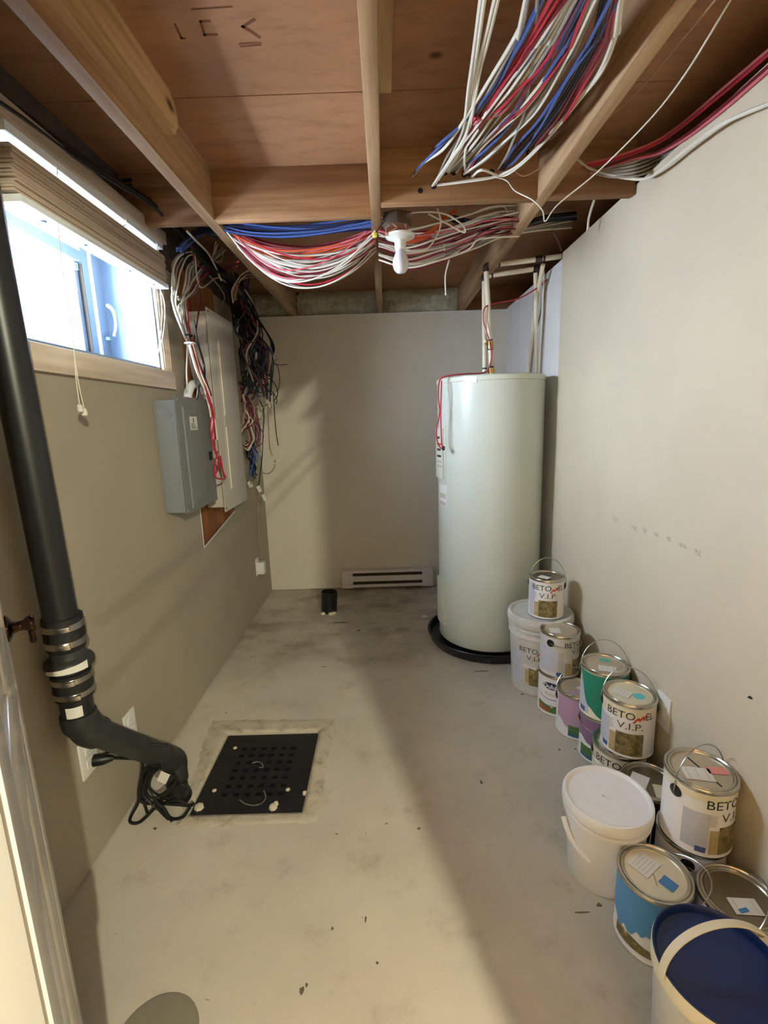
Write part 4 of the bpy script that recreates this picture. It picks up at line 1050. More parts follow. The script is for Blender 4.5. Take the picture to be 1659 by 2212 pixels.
M_ = can('sky blue paint tin with a cream lid, nearest tin standing on the floor', .641, 1.003, 0, .0842, .19, 'label', 'lidcream', 0)
rndM = random.Random(3); jag = [rndM.uniform(-.011, .011) for _ in range(24)]
def jagf(t):
    u = t * 20; i = int(u); return jag[i] * (1 - u + i) + jag[i + 1] * (u - i)
paint_patch(M_, 'sky', D(-95), D(58), .180, lambda t: .074 - .016 * math.sin(5 * t) + jagf(t), r=.083, n=60)
MB().patch(D(-60), D(70), lambda t: (.083, .018), lambda t: (.083, .046 + .006 * math.sin(9 * t)), 24, .0006).build('photo_print', 'photo', M_, local=True)
MB().patch(D(58), D(120), (.083, .10), (.083, .182), 14, .0006).build('dark_print', 'inknavy', M_, local=True)
sticker(M_, .08, .19, -.014, -.026, .062, .054, -.42, lines=5, dz=.001); sticker(M_, .08, .19, .014, .030, .030, .034, -.42, 'bluedab', name='colour_dab', dz=.001)
m = MB(); m.prism([(.004, -.004), (.034, .006), (.033, .009), (.003, -.001)], 2, .19 - .0054, .19 - .0048); m.build('lid_scratch', 'tanprint', M_, local=True, smooth=False)
bail(M_, .083, .19, D(24), D(22), k=1.5); fin(M_)

N_ = can('white tin with a dull dark lid and a white card, behind the blue pail', .803, .938, 0, .085, .19, 'label', 'liddark', 0)
sticker(N_, .08, .19, .018, .014, .040, .062, .62, lines=2, dz=.001); sticker(N_, .08, .19, .032, .012, .010, .022, .9, 'bluedab', name='colour_dab', dz=.0018)
bail(N_, .084, .19, D(10), D(55), wire=.0016); fin(N_)

# --- white bucket with lid
J_ = thing('paint_bucket', 'plain white plastic bucket with a white lid, in front of the stacked tins', 'bucket', (.603, 1.188, 0), math.atan2(-1.188, -.603))
MB().lathe([(.094, 0), (.097, .004), (.1085, .196), (.1085, .198), (.1165, .199), (.1175, .206), (.1175, .211), (.113, .214), (.112, .226)], 64, close1=False).build('bucket_body', 'bucket', J_, local=True)
MB().lathe([(.1165, .217), (.1195, .219), (.1205, .228), (.1200, .243), (.117, .249), (.112, .250), (.107, .247), (.104, .2425), (.001, .2425)], 64, close0=False).build('bucket_lid', 'bucket', J_, local=True)
MB().lathe([(.007, .2425), (.006, .2455), (.002, .246)], 14, c=(.004, .004, 0)).build('gate_mark', 'bucket', J_, local=True)
MB().prism([(-.004, -.012), (.004, -.013), (.007, -.006), (.002, -.004)], 2, .2425, .2431).build('scuff', 'inkgrey', J_, local=True, smooth=False)
R_, zc = .118, .182; ax = D(-72); U = Vector((math.cos(ax), math.sin(ax), 0)); Nn = Vector((-math.sin(ax), math.cos(ax), 0)); be = D(-46); Vv = Nn * math.cos(be) + Vector((0, 0, 1)) * math.sin(be)
bp = [Vector((0, 0, zc)) + U * R_ * math.cos(PI * i / 30) + Vv * R_ * 1.12 * math.sin(PI * i / 30) for i in range(31)]
MB().tube(bp, .0018, 6).build('bail_handle', 'wire', J_, local=True); MB().tube(bp[1:11], .0075, 10).build('handle_grip', 'bucket', J_, local=True)

# --- blue lidded pail at the bottom right corner
Ox, Oy, Oz = .600, .722, .30
O_ = thing('paint_pail', 'white pail with a deep blue lid and cream strap handle, bottom right corner', 'pail', (Ox, Oy, 0), math.atan2(-Oy, -Ox))
MB().lathe([(.092, 0), (.096, .005), (.107, .255), (.107, .262)], 64, close1=False).build('pail_body', 'bucketg', O_, local=True)
MB().lathe([(.1065, .258), (.1125, .260), (.1135, .264), (.1135, .292), (.112, .2945)], 64, close0=False, close1=False).build('cream_collar', 'creamband', O_, local=True)
MB().lathe([(.112, .2940), (.1115, .2990), (.1085, .2995), (.106, .295), (.104, .285), (.098, .2825), (.001, .2825)], 64, close0=False).build('blue_lid', 'navy', O_, local=True)
R_ = .1125; zc = .283; ax = D(135); U = Vector((math.cos(ax), math.sin(ax), 0)); Nn = Vector((-math.sin(ax), math.cos(ax), 0)); be = D(84); Vv = Nn * math.cos(be) + Vector((0, 0, 1)) * math.sin(be)
m = MB(); W2 = .0075; nrm = U.cross(Vv).normalized(); prev = None
for i in range(37):
    t = PI * i / 36; d = U * math.cos(t) + Vv * math.sin(t) * .80
    P_ = Vector((0, 0, zc)) + d * (R_ + .002); dn = (U * math.cos(t) + Vv * math.sin(t)).normalized()
    ring = [m.v.new(P_ + nrm * a_ + dn * b_) for a_, b_ in ((-W2, 0), (W2, 0), (W2, .0026), (-W2, .0026))]
    if prev:
        for k_ in range(4): m.f.new((prev[k_], prev[(k_ + 1) % 4], ring[(k_ + 1) % 4], ring[k_]))
    else: m.f.new(ring)
    prev = ring
m.f.new(prev[::-1]); m.build('strap_handle', 'creamband', O_, local=True)

# ================================================================== CABLES
def cable(pts, col, label, group, r=.0035, sub=7, n=6, name='cable', cat='cable'):
    o = MB().tube(pts, r, n, sub=sub).build(name, col)
    return tag(o, label, cat, group)
CN = dict(c_white='white', c_grey='grey', c_red='red', c_dkred='dark red', c_pink='pink', c_blue='blue', c_navy='navy', c_black='black', c_orange='orange', c_tan='tan', c_brown='brown', c_purple='purple')
R_ = random.Random(77)
def carry_on(p0, p1, xmax):
    """points that carry a cable on past the frame toward the doorway"""
    d = (p0 - p1).normalized(); out = []
    for L in (1.5, 1.0, .6, .3, .12):
        q = p0 + d * L; q.y = max(q.y, YJ + .03 - .02 * L); q.z = min(q.z, ZS - .015); q.x = min(q.x, xmax); out.append(q)
    return out

# A: big loose bundle between the middle and right joists, into the blocking holes
def runA(path, col, r=.0036, zt=2.03, zb=2.10, end=True):
    pts = []
    for i, (px, py) in enumerate(path):
        f = py / 390.
        pts.append(onz(px, py, zt + (zb - zt) * f + R_.uniform(-.006, .006)))
    if end: pts[-1] = ony(path[-1][0], path[-1][1], 1.849)
    d = pts[0] - pts[1]; q = pts[0] + d.normalized() * 1.1; q.y = max(q.y, YJ + .02); q.z = min(q.z + .05, ZS - .03); pts.insert(0, q)
    for p in pts: p.z = min(p.z, ZS - .012); p.y = min(p.y, 1.849)
    for p in pts:
        if p.x > .548: p.z = min(p.z, 2.045)
    cable(pts, col, CN[col] + ' cable in the loose bundle hanging left of the right joist', CN[col] + ' cables of the loose ceiling bundle', r)
A = [
 ([(1038, 0), (1012, 190), (1002, 270), (985, 315), (948, 388)], 'c_white'), ([(1046, 0), (1018, 190), (1008, 275), (992, 318), (940, 395)], 'c_white'),
 ([(1075, 0), (1037, 150), (1020, 250), (1012, 290), (1004, 338), (1005, 372)], 'c_white'), ([(1068, 0), (1030, 150), (1016, 255), (990, 330), (938, 398)], 'c_white'),
 ([(1135, 0), (1120, 65), (1062, 165), (1012, 245), (960, 320), (915, 352), (890, 382)], 'c_white'), ([(1140, 0), (1128, 60), (1070, 170), (1022, 250), (970, 330), (942, 392)], 'c_grey'),
 ([(1165, 0), (1102, 115), (1062, 190), (1005, 262), (950, 310), (936, 322)], 'c_blue'), ([(1172, 0), (1112, 112), (1070, 190), (1012, 262), (955, 312), (905, 362), (892, 380)], 'c_blue'),
 ([(1190, 0), (1128, 105), (1085, 178), (1048, 240), (1000, 320), (962, 368)], 'c_red'), ([(1203, 0), (1140, 100), (1092, 180), (1056, 235), (990, 340)], 'c_red'), ([(1212, 0), (1145, 105), (1090, 195), (1030, 285), (972, 372)], 'c_dkred'),
 ([(1220, 0), (1160, 92), (1090, 195), (1040, 250), (1002, 305), (962, 368)], 'c_white'), ([(1228, 0), (1172, 88), (1105, 190), (1050, 255), (1012, 310), (965, 370)], 'c_white'),
 ([(1236, 0), (1180, 95), (1110, 200), (1060, 258), (1018, 318), (968, 372)], 'c_white'), ([(1215, 0), (1155, 98), (1080, 205), (1035, 265), (985, 330), (938, 400)], 'c_white'), ([(1244, 0), (1188, 100), (1120, 200), (1072, 260), (1025, 322), (972, 372)], 'c_grey'),
 ([(1250, 0), (1172, 140), (1120, 192), (1080, 235), (1042, 252), (1020, 262), (985, 320)], 'c_red'), ([(1256, 0), (1180, 140), (1126, 196), (1085, 242), (1045, 258), (1025, 268), (990, 325)], 'c_pink'),
 ([(1262, 0), (1200, 112), (1160, 160), (1135, 195), (1105, 265), (1042, 330), (985, 370)], 'c_blue'), ([(1255, 0), (1195, 110), (1140, 190), (1098, 255), (1020, 320), (965, 365)], 'c_purple'),
 ([(1268, 0), (1215, 110), (1140, 215), (1090, 260), (1035, 315), (985, 372)], 'c_white'), ([(1274, 0), (1220, 112), (1146, 222), (1096, 268), (1040, 320), (1002, 375)], 'c_white'),
 ([(1278, 0), (1232, 108), (1155, 228), (1105, 288), (1062, 330), (1012, 374)], 'c_grey'), ([(1290, 0), (1226, 138), (1148, 242), (1095, 305), (1050, 345), (1004, 374)], 'c_grey'), ([(1265, 0), (1205, 130), (1130, 230), (1070, 300), (1000, 372)], 'c_black'),
 ([(1160, 10), (1158, 80), (1140, 200), (1130, 250), (1112, 295), (1095, 335), (1076, 366)], 'c_grey'),
 ([(1318, 0), (1262, 105), (1210, 190), (1160, 265), (1110, 320), (1085, 365)], 'c_blue'), ([(1334, 0), (1290, 82), (1225, 172), (1165, 278), (1115, 345), (1092, 362)], 'c_blue'),
 ([(1300, 0), (1282, 70), (1235, 165), (1180, 250), (1120, 320), (1080, 365)], 'c_black'), ([(1308, 0), (1288, 75), (1240, 168), (1185, 255), (1126, 325), (1084, 366)], 'c_black'), ([(1313, 0), (1292, 78), (1246, 170), (1188, 262), (1132, 328), (1088, 366)], 'c_navy'),
 ([(1320, 0), (1298, 85), (1250, 175), (1200, 262), (1160, 310), (1142, 330)], 'c_dkred'), ([(1326, 0), (1306, 85), (1256, 180), (1206, 265), (1164, 312), (1146, 332)], 'c_dkred'), ([(1331, 0), (1312, 88), (1262, 182), (1210, 270), (1150, 328)], 'c_red'),
 ([(1343, 0), (1336, 60), (1302, 150), (1252, 215), (1192, 288), (1130, 352), (1085, 380), (1042, 367), (1020, 382)], 'c_white'),
 ([(1339, 0), (1330, 62), (1296, 152), (1246, 217), (1186, 290), (1124, 354), (1080, 378), (1038, 388), (944, 400)], 'c_white'),
]
for path, col in A: runA(path, col, .0042 if col in ('c_white',) else .0036)
for k in range(10):
    b = R_.choice(A[8:26]); runA([(x + R_.uniform(-9, 9), y + R_.uniform(-3, 3)) for x, y in b[0]], R_.choice(['c_white', 'c_white', 'c_grey', 'c_red', 'c_blue', 'c_dkred']))
# lone thin wires
cable(carry_on(onz(1600, -30, 2.06), ony(1578, 0, 1.08), .88) + [onz(1600, -30, 2.06)] + [ony(x, y, Y) for x, y, Y in ((1578, 0, 1.08), (1480, 160, 1.25), (1400, 262, 1.45), (1290, 372, 1.62), (1205, 442, 1.70), (1178, 478, 1.72), (1172, 455, 1.74), (1150, 432, 1.77), (1112, 412, 1.81), (1090, 388, 1.835), (1040, 384, 1.842), (944, 401, 1.846))], 'c_white',
      'single thin white wire dropping to a sharp point below the right joist', None, .0021, 6)
cable(carry_on(onz(1565, -25, 2.04), ony(1545, 0, 1.05), .88) + [onz(1565, -25, 2.04)] + [ony(x, y, Y) for x, y, Y in ((1545, 0, 1.05), (1385, 190, 1.38), (1320, 250, 1.50), (1275, 290, 1.60), (1240, 330, 1.72), (1190, 350, 1.80), (1135, 380, 1.835), (1110, 370, 1.845), (1075, 372, 1.848))], 'c_tan',
      'thin tan wire running along the underside of the right joist', None, .0019, 6)

# B: bundle sagging between the left and middle joists behind the blocking
def runB(col, y0, sag, z0, z1, tm=.42, r=.0034):
    pts = []; x0, x1 = -.612, -.012; w = R_.uniform(-.015, .015)
    n = 7
    for i in range(n):
        t = i / (n - 1); u = t / tm * .5 if t < tm else .5 + (t - tm) / (1 - tm) * .5
        s = math.sin(PI * u) ** .85
        pts.append((x0 + (x1 - x0) * t, y0 + w * math.sin(5 * t) + .03 * s, z0 + (z1 - z0) * t - sag * s))
    cable(pts, col, CN[col] + ' cable in the bundle sagging between the left and middle joists', CN[col] + ' cables of the sagging bundle', r)
for i in range(14): runB(R_.choice(['c_blue', 'c_blue', 'c_navy']), R_.uniform(2.02, 2.12), R_.uniform(.0, .045), R_.uniform(2.055, 2.10), R_.uniform(2.055, 2.095), R_.uniform(.3, .6))
for i in range(46):
    f = i / 45
    col = R_.choice(['c_white', 'c_white', 'c_white', 'c_grey', 'c_dkred', 'c_red', 'c_pink', 'c_white', 'c_dkred'])
    runB(col, 2.10 + R_.uniform(0, .20), .03 + .145 * f + R_.uniform(-.02, .02), R_.uniform(2.065, 2.12), R_.uniform(2.03, 2.09), R_.uniform(.32, .55))
for i in range(3): runB('c_orange', 2.11 + .02 * i, .075 + .006 * i, 2.08, 2.07, .40)
runB('c_white', 2.06, .19, 2.08, 2.04, .42)
# C: continuation right of the middle joist, behind the light
def runC(path, Y0, Y1, col, r=.0034, extra=''):
    n = len(path)
    pts = [ony(px, py, Y0 + (Y1 - Y0) * i / (n - 1)) for i, (px, py) in enumerate(path)]
    if path[-1][0] > 1000 and pts[-1].x < .55: pts.append(Vector((.557, pts[-1].y + .03, min(pts[-1].z + .015, 2.16))))
    for p in pts: p.z = min(p.z, ZS - .01)
    cable(pts, col, CN[col] + ' cable fanned out behind the light bulb toward the right joist', CN[col] + ' cables behind the light bulb', r)
for i in range(34):
    f = i / 33; col = R_.choice(['c_white', 'c_white', 'c_white', 'c_grey', 'c_dkred', 'c_dkred', 'c_red', 'c_pink'])
    y0 = 478 + 90 * f + R_.uniform(-10, 10); ye = 452 + 55 * f + R_.uniform(-10, 12); xe = R_.uniform(1050, 1120) - 30 * f
    s = R_.uniform(6, 30)
    runC([(818, y0 - 4), (880, y0 + s * .7), (945, (y0 * .6 + ye * .4) + s), (1010, (y0 * .3 + ye * .7) + s * .5), (xe, ye)], 2.08 + .15 * R_.random(), 2.05 + .25 * R_.random(), col)
for i in range(6): runC([(835, 502 + 2 * i), (880, 515 + 2 * i), (930, 498 + 2 * i), (955, 472 + i), (985, 452 + i)], 2.06, 2.12, 'c_orange')
for i in range(9):
    u = lambda: R_.uniform(-5, 5)
    runC([(975 + u(), 468 + 2 * i + u()), (1050, 487 + 1.5 * i + u()), (1110, 492 + i + u()), (1165, 482 - i + u()), (1245, 474 - 2 * i + u())], 2.12 + R_.uniform(0, .2), 2.25 + R_.uniform(0, .2), 'c_black' if i % 3 else 'c_navy', .0045)
for i in range(7): runC([(960, 560 - 6 * i), (1030, 535 - 4 * i), (1085, 512 - 2 * i), (1160, 498 - 2 * i), (1235, 492 - 5 * i)], 2.15, 2.4, R_.choice(['c_white', 'c_grey', 'c_dkred', 'c_white']))
runC([(820, 470), (905, 458), (960, 462), (998, 485), (1002, 502), (960, 480), (925, 462)], 2.03, 2.05, 'c_white')
runC([(945, 450), (952, 480), (945, 505), (925, 535), (895, 542), (870, 537)], 2.04, 2.03, 'c_white')
runC([(880, 569), (930, 566), (975, 552), (1020, 525), (1085, 500)], 2.06, 2.2, 'c_white', .003)
cable([ony(972, 520, 2.3), ony(970, 560, 2.3), ony(962, 595, 2.3), ony(963, 638, 2.3)], 'c_white', 'white cable end hanging straight down in front of the rim insulation', None, .0032)
cable([ony(1284, 430, 2.0), ony(1272, 470, 2.1), ony(1270, 492, 2.12), ony(1268, 500, 2.12)], 'c_white', 'short white cable looping down behind the top edge of the cream wall', None, .005)

# D: white and red cables from the left joist bay down to the grey panel
def runD(path, col, X=-.86, r=.0036, Yf=None, label=None, grp=None):
    pts = []
    for i, (px, py) in enumerate(path):
        if px > 505 and py < 640: pts.append(ony(px, py, 2.28))
        else:
            f = max(0, min(1, (560 - py) / 100)); p = onx(px, py, X + .10 * f + R_.uniform(-.006, .006)); pts.append(p)
    for p in pts: p.x = max(p.x, XL + .012); p.z = min(p.z, ZS - .01)
    cable(pts, col, label or CN[col] + ' cable looping from the left joist down to the grey breaker panel', grp or CN[col] + ' cables above the grey panel', r)
Dp = [
 ([(478, 512), (462, 560), (430, 545), (395, 548), (376, 575), (376, 615), (372, 650), (395, 720), (405, 742), (420, 800), (436, 852)], 'c_white'),
 ([(482, 545), (470, 565), (440, 552), (408, 552), (392, 580), (385, 610), (380, 660), (400, 715), (408, 745), (425, 800), (438, 852)], 'c_white'),
 ([(470, 520), (455, 560), (410, 570), (400, 610), (392, 660), (402, 712), (411, 745), (428, 800), (440, 852)], 'c_white'),
 ([(474, 540), (446, 566), (420, 600), (404, 628), (388, 648), (384, 640)], 'c_white'), ([(455, 565), (432, 590), (420, 625), (395, 650), (385, 670), (402, 720), (412, 748), (432, 805), (446, 852)], 'c_white'),
 ([(478, 520), (481, 550), (478, 565), (455, 566)], 'c_white'),
 ([(440, 560), (415, 565), (405, 600), (398, 640), (396, 690), (404, 742), (415, 800), (430, 852)], 'c_grey'), ([(448, 552), (425, 575), (412, 610), (400, 650), (398, 700), (408, 745), (426, 810), (442, 850)], 'c_grey'),
 ([(395, 558), (382, 582), (379, 620), (374, 660), (392, 712), (404, 740), (403, 800), (405, 845)], 'c_grey'),
 ([(425, 530), (418, 555), (428, 575), (455, 580), (490, 576), (515, 565)], 'c_red'), ([(428, 535), (424, 560), (440, 582), (480, 584), (512, 575)], 'c_dkred'),
 ([(440, 590), (415, 625), (402, 660), (405, 710), (412, 745), (428, 795), (450, 850)], 'c_dkred'), ([(450, 588), (420, 620), (406, 655), (408, 710), (414, 748), (434, 800), (454, 852)], 'c_red'),
 ([(445, 592), (416, 630), (404, 665), (410, 715), (416, 748), (440, 808), (457, 855)], 'c_dkred'), ([(435, 640), (430, 670), (422, 720), (416, 742)], 'c_dkred'),
 ([(420, 545), (432, 620), (470, 600), (500, 620)], 'c_white'), ([(452, 595), (470, 615), (485, 640), (478, 660)], 'c_grey'),
]
for p, c in Dp: runD(p, c)
for i in range(7):
    b = R_.choice(Dp[:9]); runD([(x + R_.uniform(-6, 8), y + R_.uniform(-5, 5)) for x, y in b[0]], R_.choice(['c_white', 'c_grey']))
for i in range(10):
    u = lambda: R_.uniform(-9, 9)
    runD([(390 + u(), 545 + u()), (408 + u(), 520 + u()), (438 + u(), 500 + u()), (472 + u(), 486 + u())], 'c_blue' if i % 3 else 'c_navy', -.84 + R_.uniform(-.03, .03))
runD([(404, 500), (425, 522), (448, 545), (466, 578), (478, 606)], 'c_white', -.80, .0042, label='white cable with a drooping cut end in front of the dark cable bundle', grp=None)
# below the tie, down to the slack loop
for i in range(5): runD([(408 + 2 * i, 745), (424 + 2 * i, 800), (444 + 2 * i, 850), (455 + 2 * i, 900), (457 + 3 * i, 950)], ['c_white', 'c_white', 'c_red', 'c_dkred', 'c_white'][i], -.80)
for i, pth in enumerate(([(452, 850), (462, 900), (458, 950), (468, 985), (476, 1000), (484, 1030)], [(446, 850), (456, 890), (455, 930), (466, 975), (474, 1000), (464, 1027)])): runD(pth, 'c_red', -.795, .004)
runD([(476, 985), (481, 1015), (487, 1032), (478, 1035), (464, 1028), (465, 1000), (470, 975)], 'c_red', -.79, .0042, label='red cable loop hanging over the edge of the off-white panel')
runD([(418, 690), (426, 735), (440, 785), (441, 818), (430, 836), (425, 862)], 'c_black', -.815, .005, label='thick black cable bending into the grey breaker panel', grp=None)
for (px, py, c) in ((404, 742, 'white zip tie around the cable bundle above the grey panel', ), ):
    p = onx(px + 6, py, -.85); tag(MB().lathe([(.024, -.004), (.026, 0), (.024, .004)], 20, c=p, close0=False, close1=False).build('zip_tie', 'cord'), c, 'tie')
p = onx(406, 725, -.85); tag(MB().lathe([(.021, -.003), (.023, 0), (.021, .003)], 20, c=p, close0=False, close1=False).build('zip_tie', 'rubber'), 'black zip tie just above the white one on the bundle', 'tie')

# E: dark bundle to the right of the off-white panel
def runE(path, col, Y=3.0, r=.0034, label=None, grp=None, dY=.06):
    y = Y + R_.uniform(-dY, dY); pts = [ony(px, py, y + .03 * math.sin(i * 1.7)) for i, (px, py) in enumerate(path)]
    for p in pts: p.x = max(p.x, XL + .008); p.z = min(p.z, ZS - .01); p.y = min(p.y, YB - .012)
    cable(pts, col, label or CN[col] + ' cable in the tangled dark bundle right of the off-white panel', grp or CN[col] + ' cables of the dark tangled bundle', r)
for i in range(64):
    col = R_.choice(['c_black'] * 9 + ['c_navy'] * 4 + ['c_blue', 'c_grey', 'c_dkred'])
    x0, x1, x2, x3, x4 = R_.uniform(478, 540), R_.uniform(495, 548), R_.uniform(508, 566), R_.uniform(516, 590), R_.uniform(520, 592)
    runE([(x0, R_.uniform(585, 625)), (x1, 660), (x2, 715), (x3, 765), (x4, R_.uniform(800, 870))], col, 3.0, R_.choice([.0035, .0045, .005]), dY=.16)
for i in range(9):
    runE([(540 + i, 655 + 4 * i), (565 + 2 * i, 700 + 3 * i), (585 + i, 740 + 2 * i), (582 + R_.uniform(-8, 5), 776), (560, 800 + R_.uniform(-10, 20)), (536, 825 + R_.uniform(-8, 12)), (514, 830)], 'c_black', 3.25, .003)
for i in range(7): runE([(R_.uniform(515, 530), 620), (R_.uniform(520, 540), 680), (R_.uniform(528, 545), 740), (R_.uniform(524, 545), 800)], 'c_grey', 2.95, .0024)
for i in range(6):
    u = lambda: R_.uniform(-7, 7)
    runE([(545 + 2 * i + u(), 578 + 4 * i), (524 + u(), 600 + u()), (508 + u(), 622 + u()), (506 + u(), 650 + u())], R_.choice(['c_tan', 'c_grey', 'c_white']), 2.75, .003, grp='pale cables entering the dark bundle', label='pale cable entering the top of the dark bundle from the left joist')
runE([(583, 778), (598, 788), (604, 815), (602, 838), (597, 845)], 'c_brown', 3.25, .0028); runE([(538, 770), (560, 782), (600, 788), (620, 787)], 'c_black', 3.25, .0024); runE([(585, 790), (592, 780), (600, 776)], 'c_black', 3.25, .0022)
runE([(515, 826), (545, 822), (580, 818), (595, 832), (600, 852), (590, 868)], 'c_black', 3.2, .003); runE([(525, 842), (560, 848), (585, 845), (598, 862), (596, 872)], 'c_black', 3.2, .003); runE([(535, 820), (548, 840), (560, 862), (570, 885)], 'c_black', 3.2, .003)
runE([(591, 850), (592, 880), (595, 920), (598, 945), (601, 962)], 'c_brown', 3.22, .0032, 'long brown cable hanging down the back wall corner to a white hook', None)
runE([(545, 952), (556, 972), (572, 992), (592, 1001), (606, 990), (608, 972)], 'c_white', 3.2, .0034, 'white cable curling up into a hook at the far left corner', None)
for i in range(9):
    u = lambda: R_.uniform(-7, 7)
    runE([(514 + i + u() * .4, 836), (520 + 1.6 * i + u(), 862 + u()), (526 + 2 * i + u(), 888 + u()), (530 + 2.2 * i + u(), 908 + u()), (524 + u(), 932 + u())], R_.choice(['c_white', 'c_grey', 'c_tan', 'c_dkred']), 2.92, .0026, dY=.03)
for i in range(7): runE([(526 + 2 * i, 905), (538 + 2 * i, 935 + 2 * i), (540 + i, 955), (530 + i, 962 + 2 * i), (521, 958)], R_.choice(['c_white', 'c_grey', 'c_dkred']), 2.95, .003, dY=.02)
for i in range(7):
    u = lambda: R_.uniform(-6, 6)
    runE([(528 + 2 * i + u(), 862 + u()), (542 + 2 * i + u(), 905 + u()), (550 + 2.4 * i + u(), 938 + u()), (546 + 2 * i + u(), 962 + u()), (536 + u(), 955 + u())], ('c_purple', 'c_dkred', 'c_dkred')[i % 3], 3.05, .003, dY=.04)
for i in range(16): runE([(R_.uniform(524, 552), 958), (R_.uniform(530, 562), 985), (R_.uniform(534, 560), 1010), (R_.uniform(540, 556), 1030 + R_.uniform(-8, 10))], R_.choice(['c_navy', 'c_blue', 'c_navy', 'c_grey', 'c_black']), 3.0, .004, dY=.05)
runE([(563, 870), (570, 890), (568, 940), (566, 990), (561, 1030), (559, 1048)], 'c_black', 3.2, .0035); runE([(566, 885), (564, 920), (560, 958), (550, 965)], 'c_white', 3.2, .0032)
runE([(560, 1050), (556, 1090), (558, 1140), (563, 1190), (567, 1216)], 'c_tan', 3.25, .0022, 'thin beige wire running down the corner to the plug adapter', None)
for (px, py, tx) in ((560, 1056, 'white connector at the end of the dark cable bundle'), (571, 1074, 'small white plug hanging lowest in the far left corner'), (540, 1046, 'cream connector beside the lower end of the off-white panel')):
    p = ony(px, py, 3.2); m = MB(); m.box(p.x - .012, p.x + .012, p.y - .008, p.y + .008, p.z - .022, p.z + .022, .003, rot=Matrix.Rotation(-.4, 3, 'Y')); tag(m.build('cable_connector', 'sticker'), tx, 'connector')
for i, (px, py) in enumerate(((556, 877), (573, 878), (566, 858), (570, 825), (552, 800))):
    p = ony(px, py, 3.1); m = MB(); m.tube([p + Vector((-.02, 0, -.008)), p + Vector((.022, 0, .014))], .0055, 8); tag(m.build('coax_connector', 'steel'), 'shiny metal coax connector in the dark cable bundle', 'connector', 'coax connectors')

# F: cables sagging along the top of the cream wall
def runF(path, col, label, grp=None, r=.004, Xo=-.012):
    pts = []
    for px, py in path:
        f = max(0, min(1, (px - 1255) / (1420 - 1255)))
        Y = 1.838 + (1.70 - 1.838) * f if px < 1420 else None
        p = ony(px, py, Y) if Y else onx(px, py, XR + Xo)
        p.z = min(p.z, ZS - .012); p.x = min(p.x, XR + .05); pts.append(p)
    pts = carry_on(pts[0], pts[1], XR + Xo) + pts
    cable(pts, col, label, grp, r)
for i in range(2): runF([(1665, 104 + 10 * i), (1560, 193 + 10 * i), (1460, 277 + 7 * i), (1400, 313 + 6 * i), (1320, 341 + 6 * i), (1258, 356 + 5 * i)], ['c_pink', 'c_red'][i], 'red cable sagging above the top edge of the cream wall', 'red cables above the cream wall', Xo=-.004)
for i in range(2): runF([(1665, 138 + 10 * i), (1560, 230 + 9 * i), (1480, 293 + 7 * i), (1420, 328 + 5 * i), (1370, 339 + 5 * i), (1310, 360 + 4 * i), (1275, 375)], ['c_dkred', 'c_pink'][i], 'dark pink cable sagging above the top edge of the cream wall', 'dark pink cables above the cream wall', Xo=-.006)
runF([(1665, 222), (1560, 268), (1480, 325), (1430, 366), (1395, 386), (1350, 384), (1300, 374), (1268, 360), (1248, 345)], 'c_white', 'thick white cable hanging in front of the cream wall and casting a shadow', None, .0048, -.03)
for i in range(5): runF([(1462 - 4 * i, 316 + 6 * i), (1420, 330 + 8 * i), (1375, 348 + 8 * i), (1320, 362 + 5 * i), (1275, 372)], 'c_grey', 'grey cable sagging above the top edge of the cream wall', 'grey cables above the cream wall', Xo=.02)

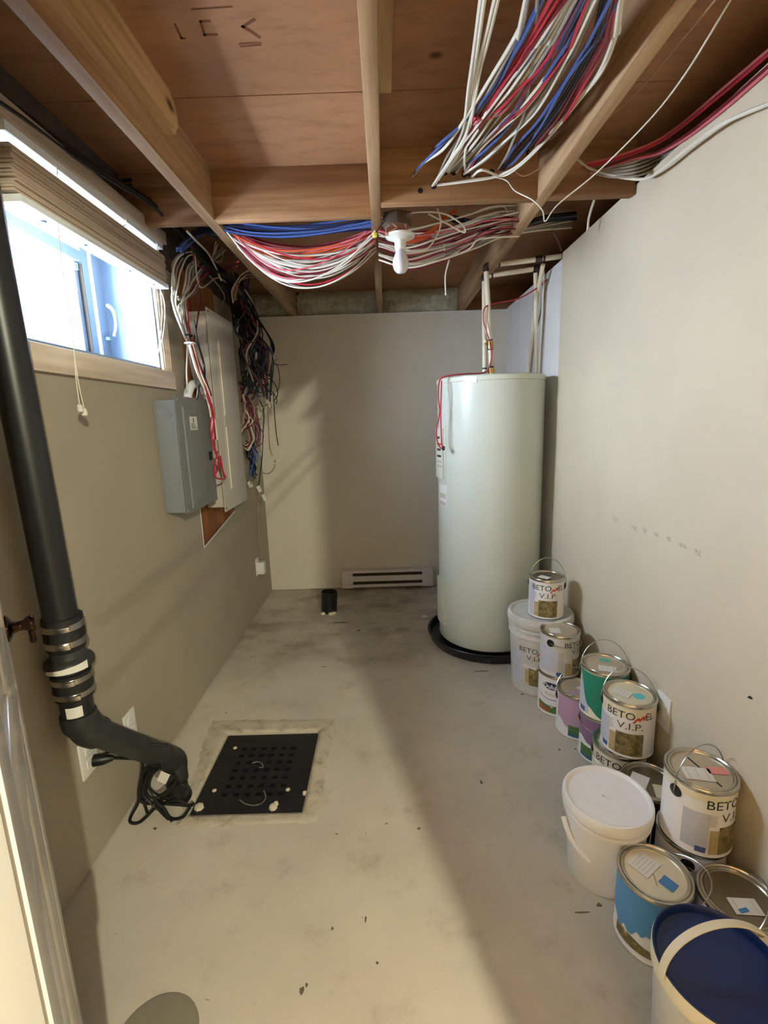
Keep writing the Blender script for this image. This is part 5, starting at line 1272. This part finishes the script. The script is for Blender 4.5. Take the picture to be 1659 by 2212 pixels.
# H: black cables along the top of the window wall
for i in range(9):
    j = R_.uniform(-7, 7); Xh = -.885 + R_.uniform(-.02, .02)
    pts = [onx(px, py + j, Xh + .065 * max(0, min(1, (px - 180) / 150))) for px, py in ((-20, 190 + 3 * i), (60, 250 + 2 * i), (150, 318 + 2 * i), (250, 388 + i), (330, 438 + i), (395, 498 + 2 * i), (450, 555 + 3 * i))] + [ony(500 + 4 * i, 600 + 3 * i, 2.85)]
    for p in pts: p.z = min(p.z, ZS - .012); p.x = max(p.x, -.938)
    if i != 4: cable(pts, 'c_black', 'black cable running above the window toward the electrical panels', 'black cables above the window', .006)
    else: cable(pts, 'c_grey', 'single grey cable among the black cables above the window', None, .006)
cable([onx(px, py, -.90) for px, py in ((255, 390), (290, 388), (318, 385), (330, 396), (300, 398), (270, 404))], 'c_black', 'short black cable end curling out of the cables above the window', None, .006)
cable([onx(px, py, -.89) for px, py in ((298, 450), (297, 468), (285, 480), (265, 488))], 'c_black', 'thin black wire looping over the blind headrail', None, .0016)

# red thermostat wire on the water heater
hc = lambda px, py, Y: ony(px, py, Y)
cable([hc(1196, 592, 2.80), hc(1160, 622, 2.76), hc(1120, 645, 2.72), hc(1075, 654, 2.68), hc(1048, 664, 2.64), hc(1044, 690, 2.64), hc(1050, 715, 2.63), hc(1058, 738, 2.63), hc(1062, 762, 2.645), hc(1056, 796, 2.64), hc(1040, 806, 2.62), hc(1000, 808, 2.56), hc(960, 814, 2.545), hc(949, 825, 2.545), hc(947, 860, 2.53), hc(950, 890, 2.53), hc(943, 930, 2.53), hc(946, 958, 2.525), hc(956, 970, 2.52), hc(954, 955, 2.52), hc(952, 900, 2.52), hc(953, 850, 2.52), hc(954, 822, 2.53)], 'c_red', 'red wire draped over the water heater from the pipes', None, .0036, 6)
p = ony(958, 968, 2.515); tag(MB().lathe([(.006, -.012), (.008, -.004), (.007, .01)], 10, c=p).build('wire_nut', 'absgrey'), 'grey wire nut at the end of the red heater wire', 'connector')
cable([ony(1195, 500, 2.35), ony(1205, 520, 2.45), ony(1212, 540, 2.5)], 'c_purple', 'short purple red cable dipping behind the corner of the cream wall', None, .004)

# hallway lamp fixture and lamp
hlm = thing('hall_lamp', 'round hallway ceiling lamp behind the doorway', 'lamp', HALL_LAMP)
MB().lathe([(.12, .17), (.12, .14), (.115, .12)], 32, c=HALL_LAMP, close1=False).build('lamp_base', 'white', hlm)
la = bpy.data.lights.new('hall_lamp_light', 'POINT'); la.energy = HALL_W; la.color = (1.0, .97, .72); la.shadow_soft_size = .012
lo = bpy.data.objects.new('hall_lamp_light', la); COL.objects.link(lo); lo.location = HALL_LAMP
